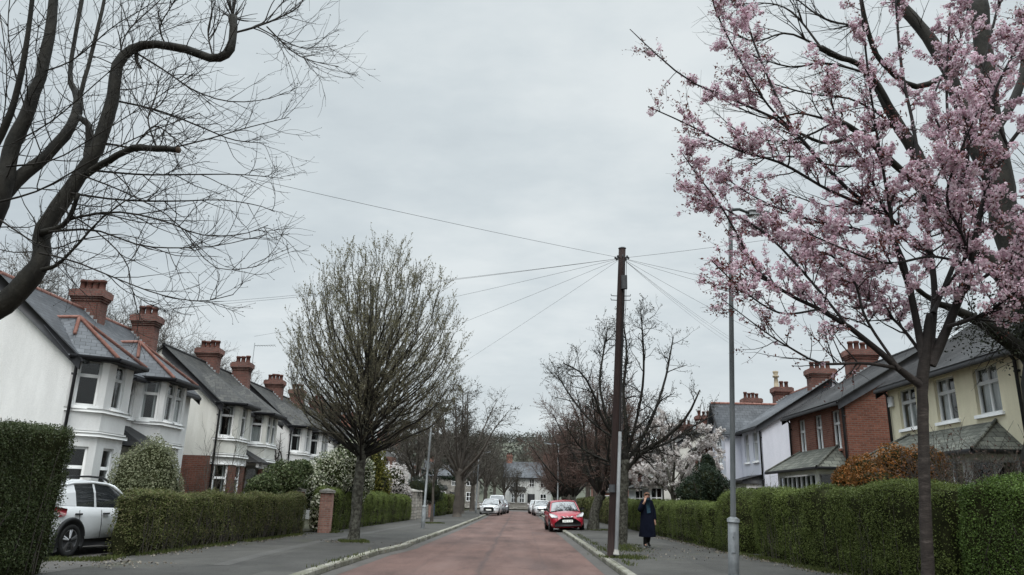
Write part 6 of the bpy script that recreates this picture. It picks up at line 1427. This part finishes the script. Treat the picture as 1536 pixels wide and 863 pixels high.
    # lamps
    for s in (-1,1):
        hl = MB(); q = [(s*hw*.56,y0+.04,.655*zs),(s*hw*.88,y0+.16,.66*zs),(s*hw*.99,y0+.40,.80*zs),(s*hw*.96,y0+.46,.875*zs),(s*hw*.74,y0+.22,.815*zs),(s*hw*.54,y0+.10,.735*zs)]
        hl.prism(q,(s*.022,-.045,.032)); hl.build('headlight','headlamp',root)
        tl = MB(); ye = L/2; ex_ = .24 if clad else 0; q = [(s*hw*.62,ye-.03,.80*zs),(s*hw*.90,ye-.16,.74*zs),(s*hw*(.975+.02*(ex_>0)),ye-.34-ex_,.80*zs),(s*hw*(.965+.02*(ex_>0)),ye-.36-ex_,.93*zs),(s*hw*.88,ye-.14,1.0*zs),(s*hw*.62,ye-.035,.97*zs)]
        tl.prism(q,(s*.022,.03,0)); tl.build('tail_light','tail_lamp',root)
        mr = MB(); yb = G[0][0]*L+.32; mr.prism([(s*(hw*.95),yb,1.0*zs),(s*(hw+.19),yb-.02,1.0*zs),(s*(hw+.20),yb-.01,1.13*zs),(s*(hw+.03),yb,1.12*zs)],(0,.10,0)); mr.bar((s*hw*.9,yb+.05,.96*zs),(s*(hw+.06),yb+.05,1.03*zs),.05); mr.build('wing_mirror','car_black' if not simple else paint,root)
        hd = MB()
        for yy in (.02*L,.24*L): hd.bar((s*hw*1.0,yy,.82*zs),(s*hw*1.0,yy+.2,.82*zs),.03,.04)
        hd.build('door_handle','car_black' if clad else paint,root)
        dl = MB(); 
        for yy in (-.16*L,.075*L,.25*L): dl.tube([(s*hw*1.003,yy,.28*zs),(s*hw*1.003,yy,.60*zs),(s*hw*.97,yy+.02,.90*zs)],.006,4)
        dl.build('door_gap','car_black',root)
    # grille, badge, plate
    gr = MB(); yf = y0-.012
    if grille == 'low': q = [(-.22,.66),(.22,.66),(.42,.58),(.66,.40),(.64,.25),(-.64,.25),(-.66,.40),(-.42,.58)]
    elif grille == 'tall': q = [(-.36,.74),(.36,.74),(.46,.62),(.44,.38),(.36,.30),(-.36,.30),(-.44,.38),(-.46,.62)]
    else: q = [(-.55,.66),(.55,.66),(.6,.56),(-.6,.56)]
    q = [(a*hw/.85,yf-.02+max(0,abs(a)-.5)*.16,b*zs) for a, b in q]; gr.prism(q,(0,.12,0)); 
    if grille == 'tall': 
        for s in (-1,1): gr.prism([(s*hw*.62,yf+.06,.50*zs),(s*hw*.86,yf+.16,.54*zs),(s*hw*.86,yf+.16,.32*zs),(s*hw*.66,yf+.07,.30*zs)],(0,.08,0))
    g_ = gr.build('grille','car_black',root)
    lo = MB(); lo.prism([(-hw*.78,yf+.02,.225*zs),(hw*.78,yf+.02,.225*zs),(hw*.80,yf+.14,.17*zs),(-hw*.80,yf+.14,.17*zs)],(0,.1,0)); lo.build('lower_bumper',paint if not clad else 'car_black',root)
    un = MB(); un.box((-hw*.84,hw*.84),(y0+.3,L/2-.3),(.17*zs,.30*zs)); un.build('underbody','car_black',root)
    if badge:
        b = MB()
        for rx, rz, cx, cz in ((.075,.05,0,0),(.026,.05,0,0),(.055,.018,0,.02)): b.tube([(cx+rx*math.cos(t),yf-.012,.68*zs+cz+rz*math.sin(t)) for t in np.linspace(0,2*PI,15)],.007,4)
        for s in (-1,1): b.prism([(s*.08,yf-.0,.70*zs),(s*.33,yf+.02,.755*zs),(s*.33,yf+.02,.73*zs),(s*.08,yf,.655*zs)],(0,.05,0))
        b.build('badge','chrome',root)
        for s in (-1,1):
            f = MB(); f.prism([(s*hw*.80,yf+.10,.50*zs),(s*hw*.92,yf+.22,.53*zs),(s*hw*.94,yf+.25,.33*zs),(s*hw*.83,yf+.12,.29*zs)],(0,.03,0)); f.build('bumper_corner',paint,root)
            f = MB(); f.prism([(s*hw*.80,yf+.12,.335*zs),(s*hw*.90,yf+.2,.335*zs),(s*hw*.90,yf+.2,.30*zs),(s*hw*.80,yf+.12,.30*zs)],(0,.03,0)); f.build('fog_light','headlamp',root)
    if plate is not None:
        p = MB(); p.box((-.26,.26),(yf-.022,yf-.012),(.44*zs,.44*zs+.115)); po = p.build('number_plate','plate',root)
        if plate:
            cu = D.curves.new('plate_text','FONT'); cu.body = plate; cu.size = .098; cu.align_x = 'CENTER'; cu.align_y = 'CENTER'; cu.extrude = .001; cu.space_character = 1.08
            to = D.objects.new('t', cu); COL.objects.link(to); bpy.context.view_layer.update(); me = D.meshes.new_from_object(to.evaluated_get(bpy.context.evaluated_depsgraph_get())); D.objects.remove(to)
            me.materials.clear(); me.materials.append(MT['car_black']); me.transform(Matrix.Translation((0,yf-.024,.44*zs+.057)) @ Matrix.Rotation(PI/2,4,'X')); o = D.objects.new('plate_lettering', me); COL.objects.link(o); o.parent = po
    if rails:
        r = MB()
        for s in (-1,1):
            pts = [(s*hw*.66,yy*L,(zz)*zs) for yy, zz in ((-.02,1.50),(.02,1.565),(.15,1.58),(.30,1.555),(.36,1.47))]; r.tube(pts,.024,6)
        r.build('roof_rails','car_black',root)
    if clad:
        r = MB()
        for s in (-1,1): r.prism([(s*hw*1.0,-.2*L,.20),(s*hw*1.0,.2*L,.20),(s*hw*1.0,.2*L,.34),(s*hw*1.0,-.2*L,.34)],(s*.02,0,0))
        r.prism([(-hw*.8,L/2-.06,.30),(hw*.8,L/2-.06,.30),(hw*.8,L/2-.05,.55),(-hw*.8,L/2-.05,.55)],(0,.075,0)); r.build('cladding','car_black',root)
        for s in (-1,1):
            r = MB(); r.tube([(s*(hw-.012),L*.305+.40*zs*math.cos(t),.32*zs+.40*zs*math.sin(t)) for t in np.linspace(-.5,PI+.5,25)], .046, 8)
            r.build('arch_trim','car_black',root)
    return root
c = car('hatchback_car', 'red hatchback parked on the right, half on the kerb', 'red_paint', (3.95,1.70,1.47), plate='JHZ 8135', badge=True); place(c, (2.30,38.6+1.95,.06), math.radians(3)); c.rotation_euler[1] = math.radians(-3.2)
c = car('hatchback_car', 'white hatchback with roof rails parked in the drive behind the left hedge', 'white_car_paint', (4.08,1.74,1.56), rails=True, clad=True)
HD = math.radians(83); 
def drive_place(o, wx, wy):
    # put the rear right wheel's outer face at (wx, wy)
    a = HD+PI/2; ca, sa = math.cos(a), math.sin(a); lx, ly = -.87, .305*4.08
    place(o, (wx-(ca*lx-sa*ly), wy-(sa*lx+ca*ly), PZ+.006), a)
drive_place(c, -9.42, 16.35)
SG = 'cars parked along the street'
c = car('suv_car', 'white car with large dark grille parked on the left facing the camera', 'white_car_paint', (4.4,1.82,1.5), SG, '', simple=True, grille='tall'); place(c, (-2.75,75.5,.03), math.radians(-5))
c2 = car('estate_car', 'grey car parked right behind the white one on the left', 'silver_paint', (4.4,1.8,1.5), SG, '', simple=True, grille='thin'); place(c2, (-2.5,82.5,.0), math.radians(-3))
e = copy_tree(c2); place(e, (-2.2,89,0), math.radians(-1), 1, 'dark grey car farthest back in the left-hand row')
c3 = car('delivery_van', 'white van behind the grey cars on the left', 'white_car_paint', (4.8,1.9,2.0), SG, '', van=True, simple=True, grille='thin'); place(c3, (-2.9,99,0), math.radians(-1))
c4 = car('small_car', 'white car parked on the right beyond the red one', 'white_car_paint', (4.1,1.75,1.46), SG, '', simple=True, grille='thin'); place(c4, (2.2,78,.05), math.radians(3))
e = copy_tree(c4); place(e, (1.9,88,.04), math.radians(2), 1, 'second white car farther back on the right')

# ------------------------------------------------------------------ the walking person
def skin_mesh(verts, edges, radii, lvl=2):
    me = D.meshes.new('skin'); me.from_pydata([tuple(v) for v in verts], edges, []); o = D.objects.new('skin', me); COL.objects.link(o)
    sm = o.modifiers.new('s','SKIN'); sv = me.skin_vertices[0].data
    for i, r in enumerate(radii): sv[i].radius = (r, r) if not isinstance(r, tuple) else r; sv[i].use_root = (i == 0)
    sb = o.modifiers.new('u','SUBSURF'); sb.levels = lvl; sb.render_levels = lvl
    bpy.context.view_layer.update(); r = D.meshes.new_from_object(o.evaluated_get(bpy.context.evaluated_depsgraph_get())); D.objects.remove(o); return r
def loft(mb, rings):
    n = len(rings[0]); k = len(rings); mb.add(np.array(rings).reshape(-1,3), [(i*n+j,i*n+(j+1)%n,(i+1)*n+(j+1)%n,(i+1)*n+j) for i in range(k-1) for j in range(n)])
def person(loc, rz):
    root = empty('person', (0,0,0), 'person in a long navy coat walking on the right pavement, hand raised to face', 'person')
    # faces -Y; person's right hand (camera left, -x) is at the face
    V = [(0,0,.95),(0,.0,1.12),(0,.01,1.30),(0,.0,1.43),(0,-.015,1.50),(0,-.025,1.56),(0,-.04,1.63),  # pelvis .. head 0-6
         (-.10,0,.88),(-.10,-.09,.50),(-.095,-.02,.10),(-.095,-.15,.045),                               # leading leg 7-10
         (.09,0,.88),(.095,.06,.50),(.09,.26,.16),(.09,.19,.06),                                        # trailing leg 11-14
         (-.17,0,1.40),(-.25,-.06,1.15),(-.13,-.21,1.42),(-.10,-.17,1.50),                              # right arm 15-18
         (.17,0,1.40),(.22,.03,1.13),(.24,-.03,.87),(.24,-.05,.78)]                                     # left arm 19-22
    E = [(0,1),(1,2),(2,3),(3,4),(4,5),(5,6),(0,7),(7,8),(8,9),(9,10),(0,11),(11,12),(12,13),(13,14),(3,15),(15,16),(16,17),(17,18),(3,19),(19,20),(20,21),(21,22)]
    R = [(.14,.10),(.125,.09),(.14,.09),(.085,.065),.050,.072,(.082,.10),.085,.058,.04,.035,.085,.058,.04,.035,.05,.043,.033,.028,.05,.043,.033,.028]
    def hand(c, d, side):
        """palm direction d, five fingers"""
        d = np.array(d, float); d /= np.linalg.norm(d); s = np.cross(d, (0,-1,.2)); s /= np.linalg.norm(s)
        for q, (ln, off) in enumerate(((.052,-.030),(.062,-.010),(.058,.010),(.045,.028))):
            i = len(V); p = np.array(c)+s*off+d*.035; b = np.array((0,.012,0)); V.extend([tuple(p), tuple(p+d*ln*.55), tuple(p+d*ln+b)]); R.extend([.0095,.0085,.007]); E.extend([(side,i),(i,i+1),(i+1,i+2)])
        i = len(V); p = np.array(c)-s*.034*(1 if side == 18 else -1); V.extend([tuple(p), tuple(p+d*.03-s*.012)]); R.extend([.0105,.008]); E.extend([(side,i),(i,i+1)])
    hand(V[18], (.35,-.1,1), 18); hand(V[22], (0,-.1,-1), 22)
    me = skin_mesh(V, E, R, 2); me.materials.append(MT['skin'])
    for p in me.polygons: p.use_smooth = True
    o = D.objects.new('body', me); COL.objects.link(o); o.parent = root; o['_o'] = (0,0,0)
    # face: nose, eyes, mouth, ears, on the head at (0,-.04,1.62)
    f = MB(); hc = np.array([0,-.045,1.615])
    nose = MB(); nose.add([hc+[0,-.125,.005],hc+[-.016,-.098,-.018],hc+[.016,-.098,-.018],hc+[0,-.098,.035]],[(0,1,3),(0,3,2),(0,2,1)]); nose.build('nose','skin',o,False,False)
    for s in (-1,1):
        e = MB(); e.lathe(hc+[s*.032,-.098,.028],[(.002,-.008),(.011,-.004),(.011,.004),(.002,.008)],8); e.build('eye','car_black',o,False,False)
        e = MB(); e.lathe(hc+[s*.082,.0,-.005],[(.008,-.03),(.02,-.01),(.022,.015),(.01,.03)],8); e.build('ear','skin',o,False,False)
    m = MB(); m.obox((0,hc[1]-.102),(1,0),(0,1),(-.022,.022),(0,.01),(hc[2]-.05,hc[2]-.04)); m.build('mouth','tail_lamp',o,False,False)
    def er(cx, cy, z, a, b, n=20, wv=0, ph=0): return [(cx+a*math.cos(t)*(1+wv*math.sin(5*t+ph)), cy+b*math.sin(t)*(1+wv*math.sin(5*t+ph)), z) for t in np.linspace(0,2*PI,n,endpoint=False)]
    # hair: shoulder length, parted, open at the face
    h = MB(); nu, nv = 26, 12; rings = []
    for j in range(nv):
        ph = j/(nv-1); z = hc[2]+.104-ph*.25; a = .098*math.sqrt(max(.03,1-(1-min(1,ph*2.6))**2)) if ph < .39 else .098+.014*math.sin(ph*8); r_ = []
        gap = math.radians(58)*min(1,max(0,(ph-.20)/.10))
        for i in range(nu):
            t = -PI/2+gap+(2*PI-2*gap)*i/(nu-1)
            r_.append((hc[0]+a*1.02*math.cos(t)*(1+.035*math.sin(7*t)), hc[1]+.014+a*1.2*math.sin(t), z-.015*math.sin(3*t)*ph))
        rings.append(r_)
    for q, w in zip(rings[:-1], rings[1:]):
        for i in range(nu-1): h.quad(q[i], q[i+1], w[i+1], w[i])
    h.poly(rings[0]); h.build('hair','hair',root,False,False)
    # trousers (front leg and rear leg below the coat)
    t = MB()
    for hip, kn, an in ((V[7],V[8],V[9]),(V[11],V[12],V[13])):
        P, r = resample([hip,kn,an],[.092,.068,.058],9); t.tube(P, r, 12)
    t.build('trousers','trousers',root,True,False)
    for (ax,ay,az), (bx,by,bz), pitch in ((V[9],V[10],0),(V[13],V[14],.5)):
        sm = MB(); so = MB(); 
        def sr(y, w, zt, zb, lift): return [(ax+w*math.cos(q), y, max(zb, (zb+zt)/2+(zt-zb)/2*math.sin(q))+lift) for q in np.linspace(0,2*PI,10,endpoint=False)]
        y0 = ay+.06; li = 0 if pitch == 0 else .10
        rr = [sr(y0-k*.27, w, zt, .03, li*(1-k)) for k, w, zt in ((0,.03,.09),(.05,.037,.12),(.35,.038,.115),(.6,.045,.085),(.9,.042,.06),(1,.02,.045))]; loft(sm, rr); sm.build('shoe','shoe',root,True,False)
        loft(so, [[(x,y,min(z,.032+l)) for x,y,z in q] for q, l in zip([sr(y0-k*.27, w*1.06, .034, .004, li*(1-k)) for k, w in ((0,.03),(.35,.04),(.6,.047),(1,.02))],[li,li*.65,li*.4,0])]); so.build('sole','sole',root,True,False)
    # long open coat
    c = MB(); rings = []
    for z, a, b, cy, wv in ((1.50,.085,.075,.0,0),(1.475,.15,.10,.0,0),(1.43,.205,.125,.0,0),(1.34,.205,.135,.0,0),(1.2,.20,.14,.0,.01),(1.05,.205,.15,.005,.015),(.9,.22,.18,.0,.02),(.7,.235,.215,.0,.03),(.5,.255,.25,.01,.035),(.33,.27,.27,.02,.04)): rings.append(er(.0, cy, z, a, b, 40, wv, z*4))
    loft(c, rings)
    def sleeve(pts, r):
        P, q = resample(pts, r, 10); c.tube(P, q, 14, False)
    sleeve([(-.105,0,1.425),V[16],tuple(np.array(V[16])*.25+np.array(V[17])*.75)], [.085,.086,.062]); sleeve([(.105,0,1.425),V[20],V[21]], [.085,.084,.058])
    c.build('coat','coat',root,True,False)
    l = MB()
    for s in (-1,1): l.add([(s*.03,-.10,1.49),(s*.10,-.095,1.47),(s*.095,-.145,1.2),(s*.02,-.15,1.12)],[(0,1,2,3)])
    l.build('lapels','coat',root,False,False)
    s = MB(); rr = [er(0,-.01,z,a,b,18,.05,z*30) for z, a, b in ((1.455,.105,.10),(1.49,.11,.105),(1.525,.09,.09),(1.545,.07,.075))]; loft(s, rr)
    s.prism([(-.065,-.125,1.47),(.055,-.125,1.47),(.07,-.168,1.08),(-.05,-.168,1.05)],(0,.02,0)); s.build('scarf','scarf',root,False,False)
    place(root, loc, rz)
person((4.13,25.3,PZ+.004), math.radians(8))

for o in D.objects:
    if '_o' in o: del o['_o']
